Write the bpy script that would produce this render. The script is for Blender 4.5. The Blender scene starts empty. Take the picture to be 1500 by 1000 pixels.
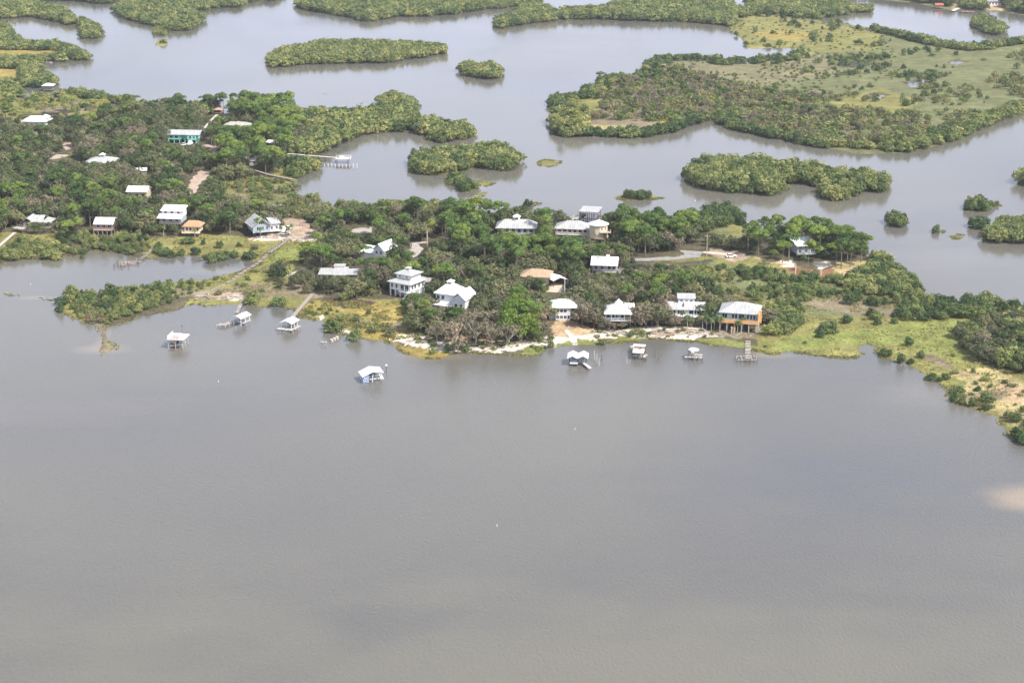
import bpy, math, random, colorsys
import numpy as np
from mathutils import Vector, Matrix
R = math.radians
rng = np.random.default_rng(7)
random.seed(7)
scn = bpy.context.scene
COL = scn.collection

# ------------------------------------------------------------------ camera model (used to survey positions on the ground)
CAMH, FPX, PITCH = 190.0, 2500.0, R(17.74)
cP, sP = math.cos(PITCH), math.sin(PITCH)
def G(px, py, z=0.0):
    r = (px-750)/FPX; u = (500-py)/FPX
    dy = cP + u*sP; dz = -sP + u*cP
    t = (z-CAMH)/dz
    return (r*t, dy*t)
def PXY(x, y, z=0.0):
    yc = y*cP - (z-CAMH)*sP
    uc = y*sP + (z-CAMH)*cP
    return 750+FPX*x/yc, 500-FPX*uc/yc
def S(py):
    return cP*(py+300)/CAMH
def wpoly(p):
    return np.array([G(a, b) for a, b in p])

# ------------------------------------------------------------------ noise in numpy
_perm = rng.random((256, 256))
def vnoise(x, y, f, seed=0):
    x = x*f + seed*37.1; y = y*f + seed*17.7
    xi = np.floor(x).astype(int); yi = np.floor(y).astype(int)
    fx = x-xi; fy = y-yi
    fx = fx*fx*(3-2*fx); fy = fy*fy*(3-2*fy)
    a = _perm[xi % 256, yi % 256]; b = _perm[(xi+1) % 256, yi % 256]
    c = _perm[xi % 256, (yi+1) % 256]; d = _perm[(xi+1) % 256, (yi+1) % 256]
    return (a*(1-fx)+b*fx)*(1-fy)+(c*(1-fx)+d*fx)*fy
def fbm(x, y, f, o=3, seed=0):
    s = 0; a = 1; t = 0
    for i in range(o):
        s = s+a*vnoise(x, y, f, seed+i); t += a; a *= .5; f *= 2.1
    return s/t-.5

# ------------------------------------------------------------------ materials
M = {}
def nodes(m):
    m.use_nodes = True
    nt = m.node_tree
    return nt, nt.nodes, nt.links, nt.nodes['Principled BSDF']
def mat(name, c, rough=.7, var=.12, scale=3.0, metal=0, spec=.4, streak=0, dirt=None):
    m = bpy.data.materials.new(name)
    nt, N, L, B = nodes(m)
    B.inputs['Roughness'].default_value = rough
    B.inputs['Metallic'].default_value = metal
    B.inputs['Specular IOR Level'].default_value = spec
    tc = N.new('ShaderNodeTexCoord')
    no = N.new('ShaderNodeTexNoise'); no.inputs['Scale'].default_value = scale; no.inputs['Detail'].default_value = 4
    if streak:
        mp = N.new('ShaderNodeMapping'); mp.inputs['Scale'].default_value = (streak, .25, .25)
        L.new(tc.outputs['Object'], mp.inputs['Vector']); L.new(mp.outputs['Vector'], no.inputs['Vector'])
    else:
        L.new(tc.outputs['Object'], no.inputs['Vector'])
    rp = N.new('ShaderNodeValToRGB')
    d = dirt or tuple(x*(1-2*var) for x in c)
    rp.color_ramp.elements[0].position = .3; rp.color_ramp.elements[0].color = (*d, 1)
    rp.color_ramp.elements[1].position = .62; rp.color_ramp.elements[1].color = (*[min(1, x*(1+.3*var)) for x in c], 1)
    L.new(no.outputs['Fac'], rp.inputs['Fac']); L.new(rp.outputs['Color'], B.inputs['Base Color'])
    if streak and 'roof' in name:           # standing seams
        wv = N.new('ShaderNodeTexWave'); wv.inputs['Scale'].default_value = .36; wv.bands_direction = 'X'; L.new(tc.outputs['Object'], wv.inputs['Vector'])
        wr = N.new('ShaderNodeMapRange'); wr.inputs['From Min'].default_value = .05; wr.inputs['From Max'].default_value = .35; wr.inputs['To Min'].default_value = .84; wr.inputs['To Max'].default_value = 1; L.new(wv.outputs['Fac'], wr.inputs['Value'])
        vm = N.new('ShaderNodeVectorMath'); vm.operation = 'SCALE'; L.new(rp.outputs['Color'], vm.inputs[0]); L.new(wr.outputs[0], vm.inputs['Scale']); L.new(vm.outputs[0], B.inputs['Base Color'])
    M[name] = m
    return m
mat('white_metal_roof', (.80, .80, .80), .45, .11, 1.2, streak=2.2)
mat('grey_metal_roof', (.46, .46, .455), .5, .16, 1.2, streak=2.2)
mat('mid_grey_roof', (.30, .31, .33), .6, .12, 1.5, streak=2)
mat('beige_roof', (.40, .37, .34), .8, .1, 1.5)
mat('tan_roof', (.42, .30, .20), .85, .14, 1.4)
mat('terracotta_roof', (.46, .28, .16), .85, .16, 1.8)
mat('rusty_roof', (.45, .13, .09), .8, .25, 1.2)
mat('white_paint', (.78, .78, .78), .6, .05, 1.5)
mat('grey_paint', (.42, .44, .47), .7, .08, 1.5)
mat('blue_grey_paint', (.34, .40, .46), .7, .06, 1.5)
mat('cream_paint', (.72, .61, .44), .7, .06, 1.5)
mat('yellow_paint', (.62, .55, .36), .7, .08, 1.5)
mat('turquoise_paint', (.28, .82, .68), .65, .07, 1.5)
mat('teal_paint', (.28, .48, .50), .65, .07, 1.5)
mat('dark_teal', (.02, .16, .15), .65, .07, 1.5)
mat('orange_paint', (.74, .42, .19), .65, .1, 1.5)
mat('weathered_wood', (.36, .32, .27), .85, .22, 2.5)
mat('pale_wood', (.52, .48, .42), .85, .16, 2.5)
mat('pink_wood', (.46, .30, .25), .85, .16, 2.5)
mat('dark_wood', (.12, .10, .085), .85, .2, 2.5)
mat('piling_wood', (.19, .165, .135), .9, .25, 2.0)
mat('concrete', (.50, .46, .41), .85, .12, 1.0)
mat('white_plastic', (.8, .8, .8), .4, .04, 2)
mat('car_white', (.78, .78, .78), .25, .03, 2)
mat('car_dark', (.03, .035, .045), .25, .1, 2)
mat('rubber', (.02, .02, .02), .8, .1, 4)
mat('red_paint', (.55, .10, .06), .6, .15, 2)
mat('blue_tarp', (.30, .38, .55), .6, .15, 1.5)
mat('bark', (.22, .185, .15), .9, .25, 1.5)
mat('pale_bark', (.44, .39, .33), .9, .2, 1.5)
mat('glass', (.02, .027, .04), .12, .2, .5, spec=.6)
mat('debris_mix', (.46, .36, .30), .9, .5, .9)
mat('rock', (.40, .36, .32), .9, .2, 1)

def leafmat(name, c, var=.26, trans=.38):
    m = bpy.data.materials.new(name)
    m.use_nodes = True
    nt = m.node_tree; N = nt.nodes; L = nt.links
    N.remove(N['Principled BSDF'])
    out = N['Material Output']
    at = N.new('ShaderNodeAttribute'); at.attribute_name = 'lf'
    oi = N.new('ShaderNodeObjectInfo')
    at2 = N.new('ShaderNodeAttribute'); at2.attribute_name = 'tv'     # per tree tint of merged masses
    ad = N.new('ShaderNodeMath'); ad.operation = 'ADD'
    L.new(oi.outputs['Random'], ad.inputs[0]); L.new(at2.outputs['Fac'], ad.inputs[1])
    fr = N.new('ShaderNodeMath'); fr.operation = 'FRACT'; L.new(ad.outputs[0], fr.inputs[0])
    rp = N.new('ShaderNodeValToRGB')
    h, s, v = colorsys.rgb_to_hsv(*c)
    e = rp.color_ramp.elements
    e[0].position = 0; e[0].color = (*colorsys.hsv_to_rgb((h+.025) % 1, s*.92, v*(1-var)), 1)
    e[1].position = 1; e[1].color = (*colorsys.hsv_to_rgb((h-.025) % 1, s*1.02, v*(1+var)), 1)
    k = rp.color_ramp.elements.new(.5); k.color = (*c, 1)
    L.new(fr.outputs[0], rp.inputs['Fac'])
    ml = N.new('ShaderNodeMath'); ml.operation = 'MULTIPLY_ADD'
    L.new(at.outputs['Fac'], ml.inputs[0]); ml.inputs[1].default_value = .6; ml.inputs[2].default_value = .80
    mx = N.new('ShaderNodeVectorMath'); mx.operation = 'SCALE'
    L.new(rp.outputs['Color'], mx.inputs[0]); L.new(ml.outputs[0], mx.inputs['Scale'])
    d = N.new('ShaderNodeBsdfDiffuse'); t = N.new('ShaderNodeBsdfTranslucent')
    L.new(mx.outputs[0], d.inputs['Color']); L.new(mx.outputs[0], t.inputs['Color'])
    ms = N.new('ShaderNodeMixShader'); ms.inputs[0].default_value = trans
    L.new(d.outputs[0], ms.inputs[1]); L.new(t.outputs[0], ms.inputs[2]); L.new(ms.outputs[0], out.inputs['Surface'])
    M[name] = m
    return m
LEAF = {
 'mangrove': {'green': (.178, .222, .086), 'pale green': (.255, .280, .112), 'dark green': (.102, .150, .064)},
 'oak': {'dark green': (.108, .140, .064), 'olive': (.172, .186, .098), 'grey-brown': (.222, .200, .138)},
 'bright': {'bright green': (0.138, 0.212, 0.051)},
 'pine': {'bright green': (0.183, 0.262, 0.073), 'mid green': (0.122, 0.183, 0.064), 'pale yellow-green': (0.278, 0.299, 0.110)},
 'palm': {'yellow-green': (0.232, 0.268, 0.094), 'green': (0.151, 0.207, 0.083)},
 'bare': {'grey-brown': (0.273, 0.244, 0.163), 'reddish brown': (0.261, 0.195, 0.123)},
 'shrub': {'green': (0.151, 0.201, 0.073), 'olive': (0.215, 0.220, 0.099)},
}
for k, d in LEAF.items():
    for c, v in d.items():
        leafmat(f'{k}_{c}', v)

# ------------------------------------------------------------------ mesh builder
class MB:
    def __init__(s): s.v = []; s.f = []; s.m = []
    def add(s, vs, fs, mi=0):
        o = len(s.v); s.v += [tuple(p) for p in vs]
        for f in fs: s.f.append(tuple(o+i for i in f)); s.m.append(mi)
        return s
    def box(s, x0, x1, y0, y1, z0, z1, mi=0):
        return s.add([(x0,y0,z0),(x1,y0,z0),(x1,y1,z0),(x0,y1,z0),(x0,y0,z1),(x1,y0,z1),(x1,y1,z1),(x0,y1,z1)],
                     [(3,2,1,0),(4,5,6,7),(0,1,5,4),(1,2,6,5),(2,3,7,6),(3,0,4,7)], mi)
    def beam(s, a, b, w, h=None, mi=0):
        a = Vector(a); b = Vector(b); d = (b-a); h = h or w
        up = Vector((0,0,1)) if abs(d.normalized().z) < .95 else Vector((1,0,0))
        r = d.cross(up).normalized()*w/2; u = r.cross(d).normalized()*h/2
        return s.add([a-r-u, a+r-u, a+r+u, a-r+u, b-r-u, b+r-u, b+r+u, b-r+u],
                     [(3,2,1,0),(4,5,6,7),(0,1,5,4),(1,2,6,5),(2,3,7,6),(3,0,4,7)], mi)
    def tube(s, pts, rad, n=6, mi=0):
        o = len(s.v); pts = [Vector(p) for p in pts]
        for i, p in enumerate(pts):
            d = (pts[min(i+1, len(pts)-1)]-pts[max(i-1, 0)]).normalized()
            a = d.orthogonal().normalized(); b = d.cross(a)
            for k in range(n):
                t = 2*math.pi*k/n
                s.v.append(tuple(p+(a*math.cos(t)+b*math.sin(t))*rad[i]))
        for i in range(len(pts)-1):
            for k in range(n):
                s.f.append((o+i*n+k, o+i*n+(k+1)%n, o+(i+1)*n+(k+1)%n, o+(i+1)*n+k)); s.m.append(mi)
        s.f.append(tuple(o+(len(pts)-1)*n+k for k in range(n))); s.m.append(mi)
        s.f.append(tuple(o+k for k in reversed(range(n)))); s.m.append(mi)
        return s
    def ring(s, cx, cy, z0, z1, r0, r1, n=8, a0=0, mi=0, cap=True):
        o = len(s.v)
        for z, r in ((z0, r0), (z1, r1)):
            for k in range(n):
                t = a0+2*math.pi*k/n; s.v.append((cx+r*math.cos(t), cy+r*math.sin(t), z))
        for k in range(n):
            s.f.append((o+k, o+(k+1)%n, o+n+(k+1)%n, o+n+k)); s.m.append(mi)
        if cap:
            s.f.append(tuple(o+k for k in reversed(range(n)))); s.m.append(mi)
            s.f.append(tuple(o+n+k for k in range(n))); s.m.append(mi)
        return s
    def hip(s, x0, x1, y0, y1, z, h, t=.18, ridge=None, axis='x', mi=0):
        W = x1-x0; D = y1-y0; cx = (x0+x1)/2; cy = (y0+y1)/2
        if axis == 'x':
            r = (max(W-D, .3) if ridge is None else ridge)/2
            ra, rb = (cx-r, cy, z+t+h), (cx+r, cy, z+t+h)
        else:
            r = (max(D-W, .3) if ridge is None else ridge)/2
            ra, rb = (cx, cy-r, z+t+h), (cx, cy+r, z+t+h)
        v = [(x0,y0,z),(x1,y0,z),(x1,y1,z),(x0,y1,z),(x0,y0,z+t),(x1,y0,z+t),(x1,y1,z+t),(x0,y1,z+t), ra, rb]
        f = [(3,2,1,0),(0,1,5,4),(1,2,6,5),(2,3,7,6),(3,0,4,7)]
        if axis == 'x': f += [(4,5,9,8),(5,6,9),(6,7,8,9),(7,4,8)]
        else: f += [(4,5,8),(5,6,9,8),(6,7,9),(7,4,8,9)]
        return s.add(v, f, mi)
    def gable(s, x0, x1, y0, y1, z, h, t=.18, axis='x', mi=0):
        if axis == 'x':
            cy = (y0+y1)/2
            p = [(y0,z),(cy,z+h),(y1,z),(y1,z+t),(cy,z+h+t),(y0,z+t)]
            v = [(x0,a,b) for a,b in p]+[(x1,a,b) for a,b in p]
        else:
            cx = (x0+x1)/2
            p = [(x0,z),(cx,z+h),(x1,z),(x1,z+t),(cx,z+h+t),(x0,z+t)]
            v = [(a,y0,b) for a,b in p]+[(a,y1,b) for a,b in p]
        f = [(0,1,4,5),(1,2,3,4),(6,11,10,7),(7,10,9,8)]
        for i in range(6):
            j = (i+1)%6; f.append((i, i+6, j+6, j))
        return s.add(v, f, mi)
    def gwall(s, x0, x1, y0, y1, z, h, axis='x', mi=0):      # the wall triangle under a gable
        if axis == 'y':
            cx = (x0+x1)/2
            return s.add([(x0,y0,z),(x1,y0,z),(cx,y0,z+h),(x0,y1,z),(x1,y1,z),(cx,y1,z+h)], [(0,1,2),(5,4,3),(0,3,4,1),(1,4,5,2),(2,5,3,0)], mi)
        cy = (y0+y1)/2
        return s.add([(x0,y0,z),(x0,y1,z),(x0,cy,z+h),(x1,y0,z),(x1,y1,z),(x1,cy,z+h)], [(2,1,0),(3,4,5),(0,1,4,3),(1,2,5,4),(2,0,3,5)], mi)
    def shed(s, x0, x1, y0, y1, zf, zb, t=.2, mi=0):
        return s.add([(x0,y0,zf),(x1,y0,zf),(x1,y1,zb),(x0,y1,zb),(x0,y0,zf+t),(x1,y0,zf+t),(x1,y1,zb+t),(x0,y1,zb+t)],
                     [(3,2,1,0),(4,5,6,7),(0,1,5,4),(1,2,6,5),(2,3,7,6),(3,0,4,7)], mi)
    def rail(s, pts, z, h=1.0, step=1.4, bars=2, w=.09, mi=0):
        for a, b in zip(pts[:-1], pts[1:]):
            a = Vector((*a, z)); b = Vector((*b, z)); n = max(1, int((b-a).length/step))
            for i in range(n+1):
                p = a.lerp(b, i/n); s.beam(p, p+Vector((0,0,h)), w, mi=mi)
            for k in range(bars):
                zz = Vector((0, 0, h*(k+1)/bars)); s.beam(a+zz, b+zz, w, mi=mi)
        return s
    def build(s, name, mats, parent=None):
        me = bpy.data.meshes.new(name)
        me.from_pydata(s.v, [], s.f)
        if not isinstance(mats, (list, tuple)): mats = [mats]
        for m in mats: me.materials.append(M[m] if isinstance(m, str) else m)
        if len(mats) > 1: me.polygons.foreach_set('material_index', s.m)
        me.update()
        o = bpy.data.objects.new(name, me); COL.objects.link(o)
        if parent: o.parent = parent
        return o
def tag(o, label, cat, group=None, kind=None):
    o['label'] = label; o['category'] = cat
    if group: o['group'] = group
    if kind: o['kind'] = kind
    return o
def empty(name, loc, rz, label, cat, group=None):
    o = bpy.data.objects.new(name, None); COL.objects.link(o)
    o.location = loc; o.rotation_euler = (0, 0, rz); o.empty_display_size = .5
    return tag(o, label, cat, group)
# ------------------------------------------------------------------ land outlines, surveyed in photo pixels at water level
LAND = {
'north_west_bar': [(-160,-5),(48,-3),(55,9),(72,14),(90,16),(103,24),(109,34),(100,37),(82,32),(67,29),(45,25),(15,27),(-160,30)],
'far_north_shore': [(50,-12),(55,2),(82,1),(117,2),(140,6),(163,6),(178,-2),(200,-12)],
'far_islet': [(115,34),(124,33),(135,40),(144,44),(148,51),(140,57),(124,57),(119,47)],
'north_island': [(167,16),(172,12),(190,11),(189,5),(200,-14),(420,-14),(405,2),(385,1),(362,4),(347,12),(322,11),(307,15),(281,18),(283,22),(294,26),(296,32),(287,42),(265,46),(240,44),(220,37),(197,31),(180,25)],
'grass_spot_a': [(224,45),(236,43),(246,48),(240,52),(226,52)],
'grass_spot_b': [(226,67),(233,57),(245,57),(247,65),(240,69)],
'west_shore': [(-160,35),(10,39),(14,47),(19,55),(29,60),(29,69),(33,66),(45,67),(54,70),(60,65),(68,70),(78,66),(93,70),(110,75),(125,82),(128,88),(120,90),(107,88),(85,91),(60,91),(58,96),(59,107),(68,112),(81,120),(81,125),(60,129),(32,128),(25,130),(32,140),(29,144),(-160,142)],
'village': [(-170,146),(30,147),(47,145),(50,140),(65,137),(85,137),(97,141),(115,137),(127,140),(147,144),(165,150),(185,150),(200,155),(212,160),(215,165),(195,167),(190,168),(205,172),(218,175),(222,172),(225,162),(247,160),(270,160),(271,167),(280,165),(300,162),(317,166),(335,167),(357,162),(375,160),
  (400,160),(425,166),(450,172),(467,171),(492,171),(522,172),(535,170),(560,168),(575,164),(560,160),(552,156),(555,150),(575,146),(600,150),(607,162),(606,175),(622,185),(640,184),(657,191),(675,188),(689,196),(687,203),(670,206),(645,209),(637,205),(615,194),(600,192),(582,194),(565,192),(547,195),(530,197),(515,202),(505,207),(492,212),(477,222),(465,227),(463,240),(460,249),
  (450,253),(437,257),(433,268),(436,277),(431,282),(417,283),(424,286),(445,287),(479,293),(455,298),(452,304),(470,307),(485,306),(505,304),(525,305),(545,304),(565,300),(595,301),(627,304),(647,305),(675,310),(697,313),(725,317),(750,313),
  (762,316),(790,322),(812,327),(832,326),(855,326),(890,329),(900,325),(922,329),(930,333),(947,333),(962,329),(972,334),(990,338),(1012,340),(1019,337),(1019,327),(1030,325),(1035,320),(1050,312),(1072,312),(1076,318),(1082,327),(1095,341),(1105,342),(1112,339),(1125,337),
  (1140,340),(1150,336),(1165,337),(1182,337),(1197,342),(1217,354),(1232,357),(1257,362),(1267,374),(1285,380),(1297,384),(1310,395),(1325,399),(1337,408),(1342,420),(1347,432),(1345,437),(1322,441),(1345,443),(1365,445),(1377,449),(1402,449),(1425,444),(1445,444),(1460,446),(1475,445),(1485,443),(1505,448),(1680,450),
  (1680,760),(1510,656),(1500,648),(1488,643),(1478,637),(1471,622),(1459,608),(1440,603),(1423,596),(1406,592),(1392,589),(1390,582),(1392,572),(1385,565),(1368,555),(1354,548),(1339,538),(1327,532),(1310,532),(1303,524),(1286,523),(1284,510),(1270,504),(1258,507),(1260,519),(1250,524),(1224,523),(1200,520),(1160,515),(1128,518),(1114,514),(1088,510),(1069,507),(1050,505),(1024,501),(992,498),(960,496),(925,499),(896,502),(872,506),(840,506),(817,508),(800,511),(790,518),(770,520),(740,519),(718,518),(690,517),(664,518),(640,524),(616,524),(600,518),(586,510),(572,502),(560,499),(530,496),(512,490),(498,486),(480,480),(478,472),(460,467),(444,463),(440,458),(428,452),(412,449),(396,449),(380,448),(360,446),(340,446),(320,447),(300,448),(284,444),(270,450),(240,458),(216,463),(200,462),(194,468),(172,476),(150,478),(132,476),(116,470),(100,460),(90,458),(94,440),(104,430),(120,430),(140,432),(156,428),(180,423),(200,423),(220,419),(236,415),(260,413),(280,410),(300,411),(332,403),(348,398),(374,390),(386,386),(361,382),(351,378),(332,376),(316,383),(300,381),(289,374),(273,374),(260,376),(241,376),(220,378),(200,376),(186,372),(166,368),(158,370),(128,366),(122,376),(100,376),(96,372),(90,378),(84,382),(60,382),(36,379),(12,383),(0,386),(-170,386)],
'long_island': [(395,93),(397,86),(405,81),(422,77),(442,73),(460,69),(475,66),(487,67),(500,69),(525,68),(545,67),(565,68),(590,69),(610,68),(630,71),(648,73),(651,76),(648,80),(630,81),(620,85),(605,87),(590,87),(580,91),(560,93),(535,93),(505,93),(475,94),(445,95),(420,98),(402,99)],
'twin_islet': [(676,103),(680,98),(690,97),(697,100),(702,104),(709,102),(717,100),(724,102),(730,107),(729,113),(720,116),(710,116),(697,113),(685,112),(677,108)],
'north_mainland': [(437,10),(445,14),(460,17),(480,20),(500,24),(520,27),(535,32),(548,31),(570,27),(592,23),(597,26),(620,25),(645,23),(670,20),(690,17),(710,14),(730,13),(750,10),(775,9),(788,6),(785,-2),(780,-14),(440,-14)],
'north_knob': [(727,39),(730,33),(745,28),(757,21),(770,13),(785,12),(800,16),(815,22),(840,19),(882,17),(910,8),(940,2),(957,3),(987,5),(1020,7),(1030,12),(1032,4),(1050,2),(1072,7),(1072,17),(1095,19),(1097,7),(1125,6),(1150,2),(1200,4),(1235,2),(1247,11),(1242,22),(1220,25),(1197,27),(1200,29),(1207,34),(1230,31),(1255,39),(1275,40),(1320,52),(1380,67),(1420,73),(1465,66),(1490,63),(1505,60),(1680,60),
  (1680,165),(1505,165),(1450,182),(1400,207),(1330,224),(1260,226),(1200,215),(1175,212),(1150,205),(1125,202),(1100,196),(1075,190),(1065,184),(1050,177),(1030,177),(1010,184),(990,192),(970,197),(945,202),(912,201),(880,201),(847,200),(832,202),(817,197),(811,185),(819,172),(812,160),(806,152),(817,146),(850,144),(855,136),(872,132),(880,122),(900,115),(925,118),(942,109),(950,97),(962,89),(990,88),(1012,88),(1050,88),(1060,95),(1077,92),(1100,94),(1117,88),(1135,88),(1152,89),(1165,82),(1177,72),(1157,71),(1125,71),(1102,72),(1092,70),(1087,57),(1067,47),(1072,41),(1062,37),(1025,34),(1000,32),(950,31),(912,30),(882,28),(855,29),(840,28),(817,29),(795,33),(770,35),(750,39),(735,41)],
'far_right_islet': [(1424,36),(1430,30),(1442,29),(1455,35),(1468,40),(1470,46),(1462,52),(1450,50),(1435,43)],
'far_islet_b': [(1250,13),(1255,8),(1270,6),(1278,11),(1272,18),(1255,19)],
'far_town_shore': [(1225,-14),(1255,0),(1300,1),(1345,6),(1370,11),(1395,16),(1410,14),(1425,15),(1445,16),(1470,18),(1490,21),(1505,24),(1680,30),(1680,-14)],
'round_islands': [(1008,262),(1012,254),(1022,247),(1035,243),(1055,242),(1075,245),(1095,247),(1110,245),(1125,246),(1150,250),(1175,251),(1200,255),(1225,262),(1270,264),(1300,272),(1290,282),(1250,280),(1205,275),(1185,272),(1160,269),(1140,270),(1143,275),(1140,283),(1125,286),(1110,285),(1085,283),(1060,282),(1040,277),(1020,270),(1008,265)],
'round_islet': [(1204,286),(1210,278),(1225,274),(1245,278),(1255,287),(1245,291),(1225,294),(1208,292)],
'east_island': [(1443,350),(1447,346),(1455,342),(1465,333),(1480,330),(1500,327),(1680,322),(1680,360),(1510,357),(1480,357),(1455,355)],
'east_bar': [(1488,268),(1498,262),(1680,250),(1680,275),(1500,273)],
'bush_a': [(1415,306),(1424,300),(1438,299),(1446,304),(1440,309),(1425,310)],
'bush_b': [(1424,332),(1432,327),(1446,331),(1438,335)], 'bush_c': [(1398,346),(1406,344),(1416,346),(1410,350),(1400,350)],
'bush_d': [(1304,328),(1312,322),(1322,326),(1324,332),(1310,333)], 'bush_e': [(1362,342),(1370,337),(1380,338),(1374,344)], 'bush_f': [(1446,302),(1454,299),(1462,301),(1454,304)],
'middle_island': [(605,242),(612,236),(630,232),(650,230),(662,230),(680,229),(695,228),(705,222),(720,221),(735,226),(745,232),(757,237),(757,246),(745,249),(725,248),(710,247),(695,245),(690,248),(670,252),(650,255),(630,257),(612,252)],
'islet_p': [(653,266),(662,261),(680,262),(682,269),(672,274),(660,271)], 'islet_q': [(671,277),(680,272),(693,272),(697,276),(685,281),(675,281)],
'flats_a': [(695,268),(708,264),(722,267),(718,272),(703,273)], 'flats_b': [(688,288),(698,285),(712,280),(718,283),(702,288)],
'islet_r': [(766,302),(775,298),(790,297),(785,301),(775,306)], 'islet_s': [(897,290),(908,287),(915,283),(928,281),(945,283),(955,284),(962,288),(968,290),(950,292),(930,293),(915,293)],
'islet_u': [(789,238),(800,234),(808,236),(818,234),(820,238),(805,244),(793,244)],
'flat_c': [(470,138),(475,136),(482,137),(478,140)], 'flat_d': [(520,154),(530,150),(538,149),(530,153)],
'shoal': [(145,474),(154,474),(154,488),(158,498),(168,508),(163,516),(150,518),(145,514),(150,501),(146,488)],
'weed_bar': [(6,432),(14,430),(26,432),(22,435),(10,434)], 'weed_bar_b': [(48,433),(62,435),(76,438),(84,442),(78,443),(62,438)],
}
LW = {k: wpoly(v) for k, v in LAND.items()}
_segs = []
for k, p in LW.items():
    q = np.roll(p, -1, axis=0)
    _segs.append(np.concatenate([p, q], axis=1))
SEG = np.concatenate(_segs)
def pip(x, y, poly):
    inside = np.zeros(x.shape, bool)
    x0, y0 = poly.min(0); x1, y1 = poly.max(0)
    idx = np.nonzero((x >= x0) & (x <= x1) & (y >= y0) & (y <= y1))
    if not len(idx[0]): return inside
    px, py = x[idx], y[idx]; r = np.zeros(px.shape, bool)
    n = len(poly)
    for i in range(n):
        ax, ay = poly[i]; bx, by = poly[(i+1) % n]
        if ay == by: continue
        c = ((ay > py) != (by > py)) & (px < (bx-ax)*(py-ay)/(by-ay)+ax)
        r ^= c
    inside[idx] = r
    return inside
def sdf(x, y):
    """signed distance to the shore, positive on land (x, y flat arrays)"""
    jx = 1.6*fbm(x, y, .12, 3, 3)+.9*fbm(x, y, .5, 2, 9); jy = 2.6*fbm(x, y, .12, 3, 5)+1.4*fbm(x, y, .4, 2, 11)
    X = x+jx; Y = y+jy
    ins = np.zeros(x.shape, bool)
    for p in LW.values(): ins |= pip(X, Y, p)
    d = np.full(x.shape, 1e9)
    for s in range(0, len(X), 20000):
        xs = X[s:s+20000]; ys = Y[s:s+20000]
        x0, x1, y0, y1 = xs.min(), xs.max(), ys.min(), ys.max()
        m = 40
        k = (np.maximum(SEG[:,0], SEG[:,2]) > x0-m) & (np.minimum(SEG[:,0], SEG[:,2]) < x1+m) & (np.maximum(SEG[:,1], SEG[:,3]) > y0-m) & (np.minimum(SEG[:,1], SEG[:,3]) < y1+m)
        dd = np.full(xs.shape, 1600.)
        for ax, ay, bx, by in SEG[k]:
            ex, ey = bx-ax, by-ay; L2 = ex*ex+ey*ey+1e-9
            t = np.clip(((xs-ax)*ex+(ys-ay)*ey)/L2, 0, 1)
            np.minimum(dd, (xs-ax-t*ex)**2+(ys-ay-t*ey)**2, out=dd)
        d[s:s+20000] = np.sqrt(dd)
    return np.where(ins, d, -d)
def zof(d):
    return np.where(d > 0, .95*(1-np.exp(-d/9.0)), np.maximum(-2.2, .12*d))
def gz(x, y):
    return float(zof(sdf(np.array([float(x)]), np.array([float(y)])))[0])
PONDS = [[(478,446),(486,441),(500,442),(512,446),(530,446),(541,447),(536,450),(520,449),(508,451),(496,448),(486,447)],
         [(1274,442),(1282,439),(1296,440),(1304,442),(1296,445),(1280,446)],
         [(96,180),(104,184),(108,190),(100,190),(92,186)], [(76,170),(88,176),(96,182),(90,184),(78,176)], [(124,185),(131,182),(133,192),(126,194)],
 [(1222,92),(1244,87),(1275,90),(1292,97),(1262,99),(1238,100)], [(1318,122),(1346,115),(1372,119),(1365,127),(1335,130)], [(1262,140),(1285,136),(1302,141),(1284,147)], [(1385,92),(1400,88),(1418,92),(1402,97)]]
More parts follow.
